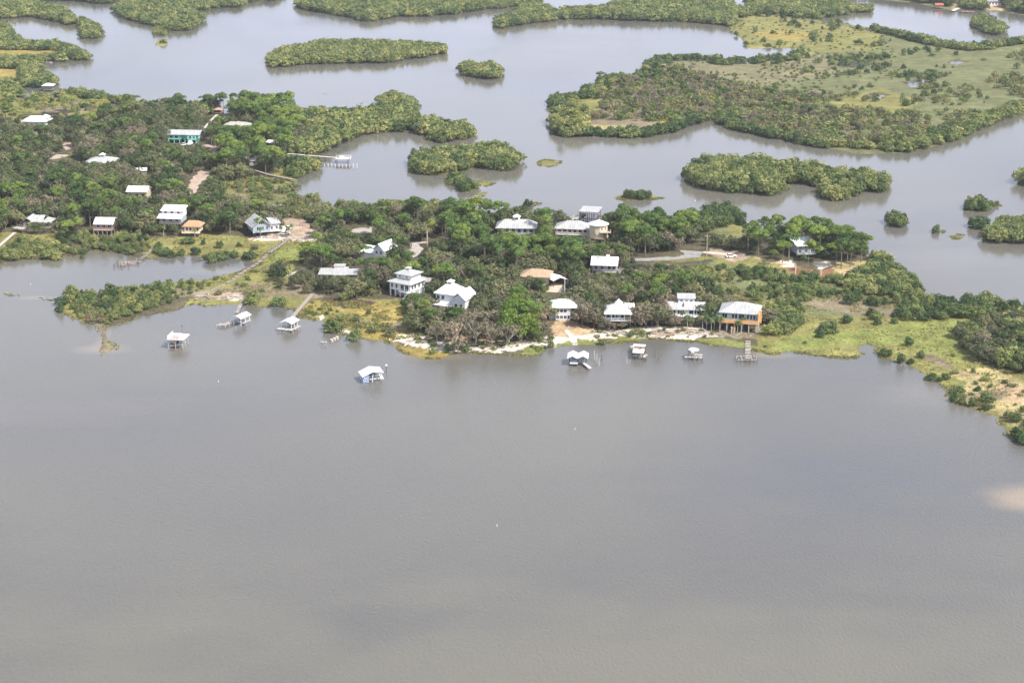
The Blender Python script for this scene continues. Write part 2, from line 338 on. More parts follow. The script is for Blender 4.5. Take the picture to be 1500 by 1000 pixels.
# ground cover: (colour, outline in photo pixels); later entries lie over earlier ones
C_FOREST=(.095,.085,.052); C_GRASS=(.215,.205,.070); C_BRIGHT=(.190,.210,.060); C_GOLD=(.30,.235,.07); C_BROWN=(.215,.18,.115); C_OLIVE=(.155,.165,.075)
C_SAND=(.66,.59,.49); C_TANSOIL=(.46,.33,.20); C_DIRT=(.42,.32,.24); C_RED=(.25,.125,.07); C_MUD=(.085,.055,.045); C_GRAVEL=(.40,.37,.33); C_STRAW=(.40,.33,.16)
ZONES = [
 (C_OLIVE, [(-170,30),(140,30),(140,150),(-170,150)]), (C_OLIVE, [(160,-20),(460,-20),(460,60),(160,60)]), (C_OLIVE, [(430,-20),(800,-20),(800,50),(430,50)]),
 (C_OLIVE, [(720,-20),(1700,-20),(1700,230),(720,230)]),
 (C_OLIVE, [(1000,230),(1700,230),(1700,365),(1100,320),(1000,290)]), (C_GRASS, [(590,210),(1000,210),(1000,300),(590,300)]),
 (C_GRASS, [(1380,290),(1470,290),(1470,352),(1380,352)]), (C_GRASS, [(460,130),(545,130),(545,157),(460,157)]), (C_GRASS,[(215,40),(255,40),(255,72),(215,72)]),
 (C_GOLD, [(-170,72),(30,74),(88,76),(92,90),(60,92),(50,88),(-170,86)]), (C_GOLD, [(-170,98),(10,98),(25,103),(36,116),(30,124),(-170,126)]),
 (C_BROWN, [(212,16),(235,8),(250,10),(240,15),(222,20)]), (C_GRASS, [(215,24),(228,22),(242,25),(235,29),(220,28)]), (C_GOLD, [(262,-4),(310,-4),(320,2),(300,6),(270,3)]),
 (C_STRAW, [(500,2),(545,-4),(568,2),(545,8),(510,7)]), (C_STRAW, [(505,76),(528,71),(552,72),(540,80),(515,80)]),
 (C_GRASS, [(1066,18),(1125,22),(1200,36),(1290,48),(1290,110),(1200,112),(1170,116),(1130,100),(1095,72),(1066,48)]), (C_GOLD, [(1100,50),(1140,44),(1190,52),(1180,62),(1130,60)]),
 (C_OLIVE, [(1190,80),(1300,75),(1420,110),(1440,170),(1380,200),(1300,215),(1200,212),(1180,150)]), (C_GRASS,[(1215,150),(1290,130),(1350,150),(1300,175),(1230,170)]),
 ((.20,.185,.10), [(955,95),(1050,92),(1125,92),(1200,80),(1240,110),(1190,118),(1120,128),(1050,124),(1000,110),(955,105)]),
 (C_BROWN, [(855,140),(900,122),(960,110),(1050,122),(1150,150),(1200,160),(1200,205),(1130,196),(1075,182),(1020,170),(960,190),(900,196),(845,192),(835,170)]),
 (C_GRASS, [(830,158),(860,140),(885,145),(880,165),(845,172)]), (C_GOLD, [(955,178),(985,170),(1000,176),(970,186)]), (C_TANSOIL,[(1062,160),(1085,158),(1082,168),(1064,166)]), (C_GRASS,[(1085,178),(1130,182),(1180,198),(1130,196)]),
 (C_STRAW, [(860,185),(930,186),(920,195),(850,196)]),
 # village
 (C_BROWN, [(55,148),(105,146),(130,152),(120,168),(60,165)]), (C_GRASS, [(-170,150),(60,150),(60,186),(-170,190)]), (C_GRASS, [(100,168),(190,160),(200,172),(140,190),(100,185)]),
 (C_BROWN, [(440,180),(462,180),(468,200),(450,205)]), (C_TANSOIL,[(451,199),(460,198),(462,203),(452,204)]),
 (C_GRASS, [(395,248),(445,246),(452,254),(436,262),(400,258)]),
 (C_OLIVE, [(315,270),(350,262),(400,260),(440,260),(440,285),(485,290),(485,300),(445,306),(330,300),(310,290)]), (C_GRASS, [(320,270),(360,264),(410,264),(430,272),(390,276),(350,285),(330,285)]), (C_BROWN,[(350,276),(410,276),(425,284),(380,290),(345,288)]),
 (C_GRASS, [(-170,345),(92,345),(95,372),(-170,384)]), (C_GRASS, [(215,352),(300,348),(420,352),(470,358),(470,372),(455,385),(430,396),(420,410),(330,425),(300,425),(330,405),(388,386),(360,383),(300,384),(210,384)]), (C_BRIGHT, [(410,362),(470,362),(466,374),(445,388),(400,394),(385,388)]),
 (C_GRASS, [(80,440),(110,430),(130,480),(85,470)]), (C_BROWN, [(255,420),(330,415),(440,400),(475,410),(475,440),(420,440),(360,432),(290,436),(250,440)]), (C_GRASS, [(225,415),(300,410),(350,398),(400,395),(430,392),(425,412),(370,418),(310,428),(230,425)]),
 (C_GRASS, [(280,440),(440,436),(470,445),(612,440),(615,500),(560,502),(440,470),(270,452)]), (C_GOLD, [(440,444),(560,446),(610,452),(606,496),(560,500),(520,490),(560,470),(500,460),(450,468)]),
 (C_BRIGHT, [(445,465),(480,472),(478,480),(450,470)]), (C_MUD, [(478,441),(492,439),(510,443),(545,445),(552,448),(538,453),(512,452),(490,448)]), (C_BROWN,[(565,475),(585,470),(598,480),(590,490),(570,488)]),
 (C_DIRT, [(285,436),(310,432),(350,433),(362,438),(340,442),(300,441)]), (C_SAND, [(320,437),(350,435),(358,439),(340,441)]),
 # front point
 (C_SAND, [(560,497),(590,493),(610,492),(640,500),(680,506),(740,509),(790,505),(830,500),(870,500),(870,509),(800,513),(740,516),(680,515),(640,516),(610,512),(585,503)]),
 (C_GOLD, [(600,511),(640,514),(662,517),(660,530),(600,530)]), (C_GOLD, [(570,500),(600,510),(605,520),(580,512)]), (C_BRIGHT,[(770,514),(800,508),(816,508),(790,524),(760,524)]),
 (C_SAND, [(460,463),(470,461),(476,466),(468,469)]), (C_SAND, [(492,478),(500,477),(512,485),(514,490),(500,487)]),
 (C_TANSOIL, [(812,472),(845,470),(858,480),(880,486),(868,497),(835,500),(812,492),(805,485)]), (C_TANSOIL,[(630,488),(720,486),(760,498),(720,505),(660,503)]),
 (C_SAND, [(800,492),(820,494),(840,497),(860,492),(895,488),(930,480),(980,482),(1035,484),(1060,489),(1058,497),(1000,497),(950,493),(900,496),(840,502),(800,500)]), (C_DIRT,[(930,486),(1010,487),(1030,490),(1000,492),(940,490)]),
 (C_BRIGHT, [(815,503),(840,502),(842,512),(815,512)]), (C_BRIGHT, [(848,502),(880,500),(910,494),(960,494),(1010,497),(1060,500),(1110,508),(1110,524),(840,516)]),
 (C_BROWN, [(1035,484),(1110,486),(1115,500),(1060,498)]),
 # centre clearings
 (C_DIRT, [(400,318),(430,316),(448,326),(470,342),(478,352),(440,356),(372,350),(372,346),(410,345),(424,338)]), (C_SAND,[(366,351),(412,353),(410,356),(368,354)]),
 (C_BROWN, [(905,395),(985,392),(1000,420),(960,430),(930,410)]),
 # east lobe
 (C_OLIVE, [(1000,400),(1050,385),(1120,392),(1240,405),(1350,410),(1350,450),(1250,470),(1120,480),(1110,440),(1040,430)]), (C_OLIVE,[(1025,322),(1078,316),(1100,345),(1125,350),(1040,352)]),
 (C_GRASS, [(1065,325),(1085,330),(1120,345),(1110,352),(1065,345)]), (C_GRASS,[(1045,378),(1120,380),(1140,392),(1230,402),(1285,385),(1290,400),(1240,412),(1130,402),(1050,388)]), (C_GRASS, [(960,380),(1040,378),(1050,384),(960,388)]),
 (C_DIRT, [(1040,366),(1075,370),(1100,380),(1070,384),(1040,376)]), (C_SAND,[(1140,384),(1160,382),(1165,394),(1145,394)]), (C_SAND,[(1185,388),(1215,385),(1225,394),(1200,398)]), (C_TANSOIL,[(1100,378),(1140,385),(1160,392),(1135,390)]),
 (C_RED, [(1150,395),(1165,393),(1200,399),(1222,398),(1218,407),(1195,410),(1160,403)]), (C_STRAW, [(1222,390),(1275,384),(1282,398),(1245,410),(1222,406)]), (C_TANSOIL,[(1225,400),(1265,392),(1262,400),(1236,407)]),
 (C_TANSOIL, [(1046,401),(1075,397),(1078,402),(1052,405)]), (C_TANSOIL,[(1026,405),(1040,408),(1045,415),(1030,412)]), (C_TANSOIL,[(1128,470),(1140,468),(1142,478),(1132,480)]),
 (C_BROWN, [(1180,440),(1240,436),(1330,450),(1400,452),(1420,462),(1340,470),(1250,466),(1190,452)]),
 (C_GRASS, [(1110,484),(1165,468),(1260,466),(1340,470),(1500,445),(1700,445),(1700,760),(1380,620),(1290,540),(1110,524)]), (C_BRIGHT, [(1330,478),(1420,470),(1400,500),(1415,535),(1360,520),(1310,510),(1240,505),(1150,515),(1120,505),(1200,490)]),
 (C_BROWN, [(1345,518),(1380,528),(1400,545),(1375,540)]), (C_STRAW, [(1395,548),(1440,540),(1510,565),(1510,640),(1460,605),(1400,590)]), (C_TANSOIL,[(1465,565),(1510,572),(1510,600),(1460,588)]), (C_BRIGHT,[(1395,558),(1420,562),(1416,572),(1396,570)]), (C_BROWN,[(1410,575),(1480,580),(1470,590),(1415,588)]),
 (C_FOREST, [(1400,490),(1430,478),(1510,468),(1700,470),(1700,580),(1480,550),(1440,535),(1410,515)]),
 ((.21,.18,.12), [(140,474),(160,474),(168,510),(160,520),(140,519)]), ((.23,.20,.085),[(150,503),(165,506),(164,514),(154,510)]),
 (C_STRAW, [(1390,0),(1412,0),(1408,14),(1394,14)]), (C_TANSOIL,[(1436,2),(1474,2),(1476,16),(1440,16)]), (C_TANSOIL,[(1395,-10),(1412,-10),(1412,8),(1396,10)]),
]
# ------------------------------------------------------------------ the ground: one sheet, land and bed in one
NR, NC = 1150, 640
rowY = 250*np.exp(np.linspace(0, math.log(3600/250), NR))
colT = np.linspace(-.46, .46, NC)
sr, sc = 2, 2
RY = rowY[::sr]; CT = colT[::sc]
gx = (RY[:, None]*CT[None, :]).ravel(); gy = np.repeat(RY, len(CT))
dc = sdf(gx, gy).reshape(len(RY), len(CT))
# up-sample distances to the full lattice
ri = np.arange(NR)/sr; ci = np.arange(NC)/sc
r0 = np.minimum(ri.astype(int), len(RY)-2); c0 = np.minimum(ci.astype(int), len(CT)-2)
fr = (ri-r0)[:, None]; fc = (ci-c0)[None, :]
d = (dc[r0][:, c0]*(1-fc)+dc[r0][:, c0+1]*fc)*(1-fr)+(dc[r0+1][:, c0]*(1-fc)+dc[r0+1][:, c0+1]*fc)*fr
gx = (rowY[:, None]*colT[None, :]).ravel(); gy = np.repeat(rowY, NC); d = d.ravel()
z = zof(d)+np.where(d > 1, .12*fbm(gx, gy, .35, 2, 21), 0)
jx = gx+3.2*fbm(gx, gy, .13, 3, 31)+1.2*fbm(gx, gy, .6, 2, 33); jy = gy+9*fbm(gx, gy, .10, 3, 35)+3*fbm(gx, gy, .5, 2, 37)
yc = jy*cP+CAMH*sP; PXg = 750+FPX*jx/yc; PYg = 500-FPX*(jy*sP-CAMH*cP)/yc
col = np.tile(np.array(C_FOREST), (len(gx), 1))
for c, p in ZONES:
    k = pip(PXg, PYg, np.array(p, float)); col[k] = c
wet = np.clip(1-(d+.3)/1.6, 0, 1)*(d > -1e3)
col = col*(1-.35*wet[:, None])
for p in PONDS:
    k = pip(PXg, PYg, np.array(p, float)); z[k] = -.25
    col[k] = C_MUD
deep = np.clip(-d/6, 0, 1)[:, None]
col = col*(1-deep)+np.array((.12, .10, .08))*deep
verts = np.stack([gx, gy, z], 1)
ii = (np.arange(NR-1)[:, None]*NC+np.arange(NC-1)[None, :]).ravel()
quads = np.stack([ii, ii+1, ii+NC+1, ii+NC], 1)
def npmesh(name, verts, quads, mats):
    me = bpy.data.meshes.new(name)
    n = quads.shape[1]
    me.vertices.add(len(verts)); me.vertices.foreach_set('co', verts.astype(np.float32).ravel())
    me.loops.add(quads.size); me.loops.foreach_set('vertex_index', quads.astype(np.int32).ravel())
    me.polygons.add(len(quads)); me.polygons.foreach_set('loop_start', np.arange(0, quads.size, n, dtype=np.int32))
    for m in mats: me.materials.append(M[m])
    me.update(calc_edges=True)
    return me
gm = bpy.data.materials.new('ground_cover'); M['ground_cover'] = gm
nt, N, L, B = nodes(gm)
B.inputs['Roughness'].default_value = .95; B.inputs['Specular IOR Level'].default_value = .15
at = N.new('ShaderNodeAttribute'); at.attribute_name = 'cover'
geo = N.new('ShaderNodeNewGeometry')
def gnoise(scale, lo, hi, prev, detail=5, hue=0):
    n = N.new('ShaderNodeTexNoise'); n.inputs['Scale'].default_value = scale; n.inputs['Detail'].default_value = detail
    L.new(geo.outputs['Position'], n.inputs['Vector'])
    mr = N.new('ShaderNodeMapRange'); mr.inputs['From Min'].default_value = .3; mr.inputs['From Max'].default_value = .7
    mr.inputs['To Min'].default_value = lo; mr.inputs['To Max'].default_value = hi
    L.new(n.outputs['Fac'], mr.inputs['Value'])
    v = N.new('ShaderNodeVectorMath'); v.operation = 'SCALE'
    L.new(prev, v.inputs[0]); L.new(mr.outputs[0], v.inputs['Scale'])
    return v.outputs[0]
c = gnoise(.9, .62, 1.30, at.outputs['Color']); c = gnoise(.12, .75, 1.2, c); c = gnoise(.03, .82, 1.15, c, 3)
mx = N.new('ShaderNodeMix'); mx.data_type = 'RGBA'; mx.blend_type = 'MIX'
n2 = N.new('ShaderNodeTexNoise'); n2.inputs['Scale'].default_value = .22; n2.inputs['Detail'].default_value = 6; n2.inputs['Roughness'].default_value = .65
L.new(geo.outputs['Position'], n2.inputs['Vector'])
m2 = N.new('ShaderNodeMapRange'); m2.inputs['From Min'].default_value = .52; m2.inputs['From Max'].default_value = .68; m2.inputs['To Max'].default_value = .45
L.new(n2.outputs['Fac'], m2.inputs['Value']); L.new(m2.outputs[0], mx.inputs['Factor'])
L.new(c, mx.inputs['A']); mx.inputs['B'].default_value = (.15, .135, .075, 1)
L.new(mx.outputs['Result'], B.inputs['Base Color'])
bp = N.new('ShaderNodeBump'); bp.inputs['Strength'].default_value = .5; bp.inputs['Distance'].default_value = .5
n3 = N.new('ShaderNodeTexNoise'); n3.inputs['Scale'].default_value = 1.6; n3.inputs['Detail'].default_value = 4
L.new(geo.outputs['Position'], n3.inputs['Vector']); L.new(n3.outputs['Fac'], bp.inputs['Height']); L.new(bp.outputs[0], B.inputs['Normal'])
me = npmesh('ground', verts, quads, ['ground_cover'])
a = me.attributes.new('cover', 'FLOAT_COLOR', 'POINT')
a.data.foreach_set('color', np.concatenate([col, np.ones((len(col), 1))], 1).astype(np.float32).ravel())
me.polygons.foreach_set('use_smooth', np.ones(len(quads), bool))
ground = bpy.data.objects.new('ground', me); COL.objects.link(ground); ground['kind'] = 'structure'
ground['label'] = 'marsh grass, sand and forest floor of the low islands'; 

# ------------------------------------------------------------------ water
wm = bpy.data.materials.new('bay_water'); M['bay_water'] = wm
nt, N, L, B = nodes(wm)
geo = N.new('ShaderNodeNewGeometry')
def ellipse(px, py, rx, ry, soft=1.1):
    cx, cy = G(px, py); ex = G(px+rx, py)[0]-cx; ey = abs(G(px, py-ry)[1]-cy)
    mp = N.new('ShaderNodeMapping'); mp.vector_type = 'POINT'
    mp.inputs['Location'].default_value = (-cx/ex, -cy/ey, 0); mp.inputs['Scale'].default_value = (1/ex, 1/ey, 0)
    nz = N.new('ShaderNodeTexNoise'); nz.inputs['Scale'].default_value = .05; nz.inputs['Detail'].default_value = 5
    mz = N.new('ShaderNodeMapping'); mz.inputs['Scale'].default_value = (.7, 1.0, 1); L.new(geo.outputs['Position'], mz.inputs['Vector']); L.new(mz.outputs[0], nz.inputs['Vector'])
    L.new(geo.outputs['Position'], mp.inputs['Vector'])
    ln = N.new('ShaderNodeVectorMath'); ln.operation = 'LENGTH'; L.new(mp.outputs[0], ln.inputs[0])
    ad = N.new('ShaderNodeMath'); ad.operation = 'MULTIPLY_ADD'; L.new(nz.outputs['Fac'], ad.inputs[0]); ad.inputs[1].default_value = 1.6; L.new(ln.outputs['Value'], ad.inputs[2])
    mr = N.new('ShaderNodeMapRange'); mr.interpolation_type = 'SMOOTHSTEP'
    mr.inputs['From Min'].default_value = 1.9; mr.inputs['From Max'].default_value = 1.9-soft; L.new(ad.outputs[0], mr.inputs['Value'])
    return mr.outputs[0]
base = N.new('ShaderNodeMix'); base.data_type = 'RGBA'
nb = N.new('ShaderNodeTexNoise'); nb.inputs['Scale'].default_value = .0048; nb.inputs['Detail'].default_value = 5; nb.inputs['Distortion'].default_value = .8  # broad noise puts cloud reflections and wind lanes into the water colour, with silt
mpb = N.new('ShaderNodeMapping'); mpb.inputs['Scale'].default_value = (.8, 1.3, 1); mpb.inputs['Rotation'].default_value = (0, 0, .25)
L.new(geo.outputs['Position'], mpb.inputs['Vector']); L.new(mpb.outputs[0], nb.inputs['Vector'])
mrb = N.new('ShaderNodeMapRange'); mrb.inputs['From Min'].default_value = .35; mrb.inputs['From Max'].default_value = .65; L.new(nb.outputs['Fac'], mrb.inputs['Value'])
L.new(mrb.outputs[0], base.inputs['Factor'])
WATER_A = (.108, .105, .097, 1); WATER_B = (.138, .130, .108, 1)
base.inputs['A'].default_value = WATER_A; base.inputs['B'].default_value = WATER_B
cur = base.outputs['Result']
for (px, py, rx, ry, c, a) in [(1510,730,95,26,(.33,.255,.165,1),.85),(750,1010,2200,190,(.160,.150,.116,1),.6),(1250,700,380,70,(.082,.090,.105,1),.4),(120,600,220,30,(.15,.135,.125,1),.5), (150,512,44,9,(.24,.205,.15,1),.6), (151,496,12,22,(.22,.19,.13,1),.6), (1480,600,70,24,(.22,.20,.17,1),.35), (1340,580,80,26,(.20,.19,.165,1),.3),
        (640,522,60,8,(.24,.19,.09,1),.8), (1385,375,120,34,(.20,.185,.165,1),.35), (60,436,50,4,(.24,.22,.15,1),.5), (1120,520,50,6,(.24,.23,.14,1),.5), (330,398,60,8,(.22,.22,.16,1),.5), (700,275,30,10,(.2,.2,.15,1),.4)]:
    mx = N.new('ShaderNodeMix'); mx.data_type = 'RGBA'
    ml = N.new('ShaderNodeMath'); ml.operation = 'MULTIPLY'; ml.inputs[1].default_value = a
    L.new(ellipse(px, py, rx, ry), ml.inputs[0]); L.new(ml.outputs[0], mx.inputs['Factor'])
    L.new(cur, mx.inputs['A']); mx.inputs['B'].default_value = c; cur = mx.outputs['Result']
L.new(cur, B.inputs['Base Color'])
B.inputs['IOR'].default_value = 1.36; B.inputs['Specular IOR Level'].default_value = .5
# wind lanes change the ripple roughness
nw = N.new('ShaderNodeTexNoise'); nw.inputs['Scale'].default_value = .012; nw.inputs['Detail'].default_value = 4; nw.inputs['Distortion'].default_value = 1.2
mpw = N.new('ShaderNodeMapping'); mpw.inputs['Scale'].default_value = (.6, .22, 1); mpw.inputs['Rotation'].default_value = (0, 0, -.35)
L.new(geo.outputs['Position'], mpw.inputs['Vector']); L.new(mpw.outputs[0], nw.inputs['Vector'])
mrw = N.new('ShaderNodeMapRange'); mrw.inputs['From Min'].default_value = .35; mrw.inputs['From Max'].default_value = .7; mrw.inputs['To Min'].default_value = .04; mrw.inputs['To Max'].default_value = .17
L.new(nw.outputs['Fac'], mrw.inputs['Value']); L.new(mrw.outputs[0], B.inputs['Roughness'])
n1 = N.new('ShaderNodeTexNoise'); n1.inputs['Scale'].default_value = 1.5; n1.inputs['Detail'].default_value = 4; n1.inputs['Roughness'].default_value = .6
mp1 = N.new('ShaderNodeMapping'); mp1.inputs['Scale'].default_value = (.75, .5, 1); mp1.inputs['Rotation'].default_value = (0, 0, .3)
L.new(geo.outputs['Position'], mp1.inputs['Vector']); L.new(mp1.outputs[0], n1.inputs['Vector'])
bp = N.new('ShaderNodeBump'); bp.inputs['Distance'].default_value = .4
sy = N.new('ShaderNodeSeparateXYZ'); L.new(geo.outputs['Position'], sy.inputs[0])      # open bay ruffled by wind, lagoons behind the islands sheltered
my = N.new('ShaderNodeMapRange'); my.inputs['From Min'].default_value = 480; my.inputs['From Max'].default_value = 680; my.inputs['To Min'].default_value = .46; my.inputs['To Max'].default_value = .10
L.new(sy.outputs['Y'], my.inputs['Value']); L.new(my.outputs[0], bp.inputs['Strength'])
n1b = N.new('ShaderNodeTexNoise'); n1b.inputs['Scale'].default_value = .16; n1b.inputs['Detail'].default_value = 3
L.new(mp1.outputs[0], n1b.inputs['Vector'])
nsum = N.new('ShaderNodeMath'); nsum.operation = 'MULTIPLY_ADD'; L.new(n1b.outputs['Fac'], nsum.inputs[0]); nsum.inputs[1].default_value = .25; L.new(n1.outputs['Fac'], nsum.inputs[2])
L.new(nsum.outputs[0], bp.inputs['Height']); L.new(bp.outputs[0], B.inputs['Normal'])
wv = np.array([(-9000,-3000,0),(9000,-3000,0),(9000,12000,0),(-9000,12000,0)], float)
me = npmesh('water', wv, np.array([[0,1,2,3]]), ['bay_water'])
water = bpy.data.objects.new('water', me); COL.objects.link(water); water['kind'] = 'structure'
water['label'] = 'calm grey brown bay water around the islands'
# ------------------------------------------------------------------ buildings
VIS = []            # (x0, y0, x1, y1, base_y) parts of the photograph that stay unobstructed by later planting
FOOT = []           # (x, y, r) footprints
LM = []             # (phrase, x, y) landmarks for describing plants
def place(px, py, dz=0):
    x, y = G(px, py, .6); z = max(gz(x, y), 0)
    return (x, y, z+dz)
def house(name, px, py, rot, label, short, W, D, vis=None, cat='house', group=None):
    x, y, z = place(px, py)
    e = empty(name, (x, y, z), R(rot), label, cat, group)
    c, s = math.cos(R(rot)), math.sin(R(rot))
    n = max(1, int(round(max(W, D)/min(W, D))))
    FOOT.append((x-s*D/2, y+c*D/2, (W+D)/4+.6))
    for k in (-1, 1):
        FOOT.append((x+c*k*W*.35-s*D/2, y+s*k*W*.35+c*D/2, D/2+.3))
    if vis: VIS.append((*vis, py))
    if short: LM.append((short, x, y))
    return e
def win(par, x, y, z, w, h, side='F', n=2, sill=False):
    m = MB(); t = .07
    def bx(a0, a1, z0, z1, d0, d1, mi):
        if side == 'F': m.box(x+a0, x+a1, y-d1, y-d0, z0, z1, mi)
        elif side == 'B': m.box(x+a0, x+a1, y+d0, y+d1, z0, z1, mi)
        elif side == 'R': m.box(x+d0, x+d1, y+a0, y+a1, z0, z1, mi)
        else: m.box(x-d1, x-d0, y+a0, y+a1, z0, z1, mi)
    bx(-w/2, w/2, z, z+h, -.02, .03, 1)
    for a in (-w/2-t, w/2): bx(a, a+t, z-t, z+h+t, -.02, .07, 0)
    for zz in (z-t, z+h): bx(-w/2, w/2, zz, zz+t, -.02, .07, 0)
    for i in range(1, n):
        a = -w/2+w*i/n; bx(a-.03, a+.03, z, z+h, .03, .06, 0)
    return m.build('window', ['white_paint', 'glass'], par)
def wall(par, x0, x1, y0, y1, z0, z1, m, name='wall'):
    return MB().box(x0, x1, y0, y1, z0, z1).build(name, m, par)
def stilts(par, xs, ys, z1, m='piling_wood', w=.28, z0=-.6):
    for x in xs:
        for y in ys:
            MB().box(x-w/2, x+w/2, y-w/2, y+w/2, z0, z1).build('stilt', m, par)
def lin(a, b, n): return [a+(b-a)*i/(n-1) for i in range(n)]
def deck(par, x0, x1, y0, y1, z, m='weathered_wood', rail=None, railm='white_paint', t=.2):
    d = MB().box(x0, x1, y0, y1, z-t, z).build('deck', m, par)
    if rail: MB().rail(rail, z, 1.0).build('railing', railm, d)
    return d
def stair(par, a, b, w, m='pale_wood', n=10):
    """a: top (x,y,z), b: foot"""
    A = Vector(a); Bv = Vector(b); d = (Bv-A); s = Vector((d.y, -d.x, 0)).normalized()*w/2
    mb = MB()
    for k in (-1, 1): mb.beam(A+s*k, Bv+s*k, .08, .3)
    for i in range(n):
        p = A.lerp(Bv, (i+.5)/n); mb.beam(p-s, p+s, .28, .05)
    st = mb.build('stair', m, par)
    r = MB()
    for k in (-1, 1):
        r.beam(A+s*k+Vector((0,0,.95)), Bv+s*k+Vector((0,0,.95)), .08)
        for i in range(5):
            p = A.lerp(Bv, i/4)+s*k; r.beam(p, p+Vector((0,0,.95)), .08)
    r.build('handrail', m, st)
    return st
def cupola(par, x, y, z, w, h, rh, wallm, roofm, n=4, oh=.35):
    if n == 4:
        c = MB().box(x-w/2, x+w/2, y-w/2, y+w/2, z, z+h).build('cupola', wallm, par)
        MB().hip(x-w/2-oh, x+w/2+oh, y-w/2-oh, y+w/2+oh, z+h+.003, rh, .1, 0.05).build('cupola_roof', roofm, c)
    else:
        c = MB().ring(x, y, z, z+h, w/2, w/2, n, math.pi/n).build('cupola', wallm, par)
        r = MB().ring(x, y, z+h+.003, z+h+.12, w/2+oh, w/2+oh, n, math.pi/n); r.ring(x, y, z+h+.123, z+h+rh, w/2+oh, .05, n, math.pi/n)
        r.build('cupola_roof', roofm, c)
    win(c, x, y-w/2*(1 if n == 4 else math.cos(math.pi/n)), z+h*.35, w*.5, h*.4, 'F', 2)
    return c

# --- orange decked house on tall posts
h = house('stilt_house', 1081, 487, -13, 'stilt house with orange deck, teal window band and grey hip roof', 'orange decked stilt house', 15, 13, (1049,440,1110,486))
wall(h, -6.9, 6.9, 1.6, 12.6, 3.9, 6.75, 'teal_paint')
for i, (x, w) in enumerate(((-5.3,1.9),(-2.2,.9),(-1.1,.9),(.9,1.9),(3.3,.75),(4.5,.75),(5.6,.75))): win(h, x, 1.6, 4.75, w, 1.65, 'F', 2 if w > 1 else 1)
MB().hip(-7.5,7.5,.9,13.4,6.753,2.7,.2,3.2).build('roof','grey_metal_roof',h)
d = deck(h, -7.4, 7.4, -.2, 1.55, 3.85, 'orange_paint')
MB().box(-7.4,7.4,-.35,-.2,3.35,4.75).box(-7.55,-7.4,-.35,1.5,3.35,4.75).build('parapet','orange_paint',d)
MB().box(7.05,7.4,-.2,3.5,3.35,7.6).box(7.4,8.2,2.2,3.4,3.3,8.0).build('end_panel','orange_paint',h)
MB().box(-8.3,-7.5,1.0,2.3,4.9,6.6).build('shutter','dark_teal',h)
wall(h, -6.5, 6.5, 1.7, 12.4, 3.55, 3.897, 'dark_wood', 'floor_frame')
stilts(h, lin(-6.9,6.6,6), (0,4,8,12), 3.5, 'pale_wood', .32)
MB().box(6.4,7.6,.3,1.6,-.4,3.3).build('pillar','concrete',h)
MB().box(-2.6,-.8,-1.6,-.4,1.7,2.1).box(-2.5,-2.3,-1.5,-1.3,-.3,1.7).box(-1.1,-.9,-1.5,-1.3,-.3,1.7).build('stair_landing','orange_paint',h)
stair(h,(-1.7,-1.65,1.7),(-1.7,-3.6,.1),1.1,'pale_wood',6)
# --- white house with clerestory
h = house('beach_house', 1005, 471, -4, 'white beach house with grey roofs, raised clerestory and side stair', 'clerestory beach house', 14, 9, (977,436,1031,461))
wall(h,-6.7,6.7,0,8,2.0,4.75,'white_paint'); stilts(h, lin(-6.4,6.4,6),(.4,4,7.6),2.0)
MB().gable(-7.2,7.2,-.7,8.7,4.4,1.9,.18).build('roof','grey_metal_roof',h)
MB().gwall(-6.7,6.7,0,8,4.753,1.5).build('gable_end','white_paint',h)
c = MB().box(-3.1,3.1,3.0,6.8,5.2,7.9).build('clerestory','white_paint',h)
MB().shed(-3.5,3.5,2.6,7.4,7.903,8.6).build('clerestory_roof','grey_metal_roof',c)
for x in (-1.8,0,1.8): win(c,x,3.0,6.9,1.0,.5,'F',1)
MB().box(-.9,.9,.9,3.0,5.2,6.7).build('dormer','white_paint',h)
for x,w,n in ((-5.3,2.4,3),(-2.9,.6,1),(-1.6,1.5,2),(1.8,1.5,2),(3.4,.6,1),(5.2,2.4,3)): win(h,x,0,2.75,w,1.45,'F',n)
deck(h,-6.7,6.7,-1.3,-.003,2.0,'white_paint'); stair(h,(-4.6,-1.2,2.0),(-8.0,-2.6,-.1),1.4,'white_paint',9)
# --- white house with monitor roof
h = house('beach_house', 905, 482, -3, 'white house with broad white roof topped by a steep louvred monitor', 'monitor roofed house', 10.4, 10, (885,437,925,466))
wall(h,-4.7,4.7,1.4,9.6,3.2,5.7,'blue_grey_paint'); stilts(h, lin(-4.6,4.6,4),(.2,4.6,9.2),3.2,'dark_wood',.35)
deck(h,-4.9,4.9,-.2,1.397,3.2,'white_paint',[(-4.8,1.3),(-4.8,-.1),(4.8,-.1),(4.8,1.3)])
for x in lin(-4.7,4.7,5): MB().box(x-.08,x+.08,-.15,.01,3.2,5.5).build('porch_post','white_paint',h)
MB().hip(-5.3,5.3,-.6,10.2,5.703,2.3,.2,4).build('roof','white_metal_roof',h)
cupola(h,.2,5.2,7.2,2.5,1.0,1.9,'grey_paint','white_metal_roof')
MB().shed(2.4,6.2,4.5,9.5,6.6,7.1).build('wing_roof','white_metal_roof',h)
for x in (-3.6,-1.9,-.2,1.6,3.6): win(h,x,1.4,3.7,1.1,1.5,'F',1)
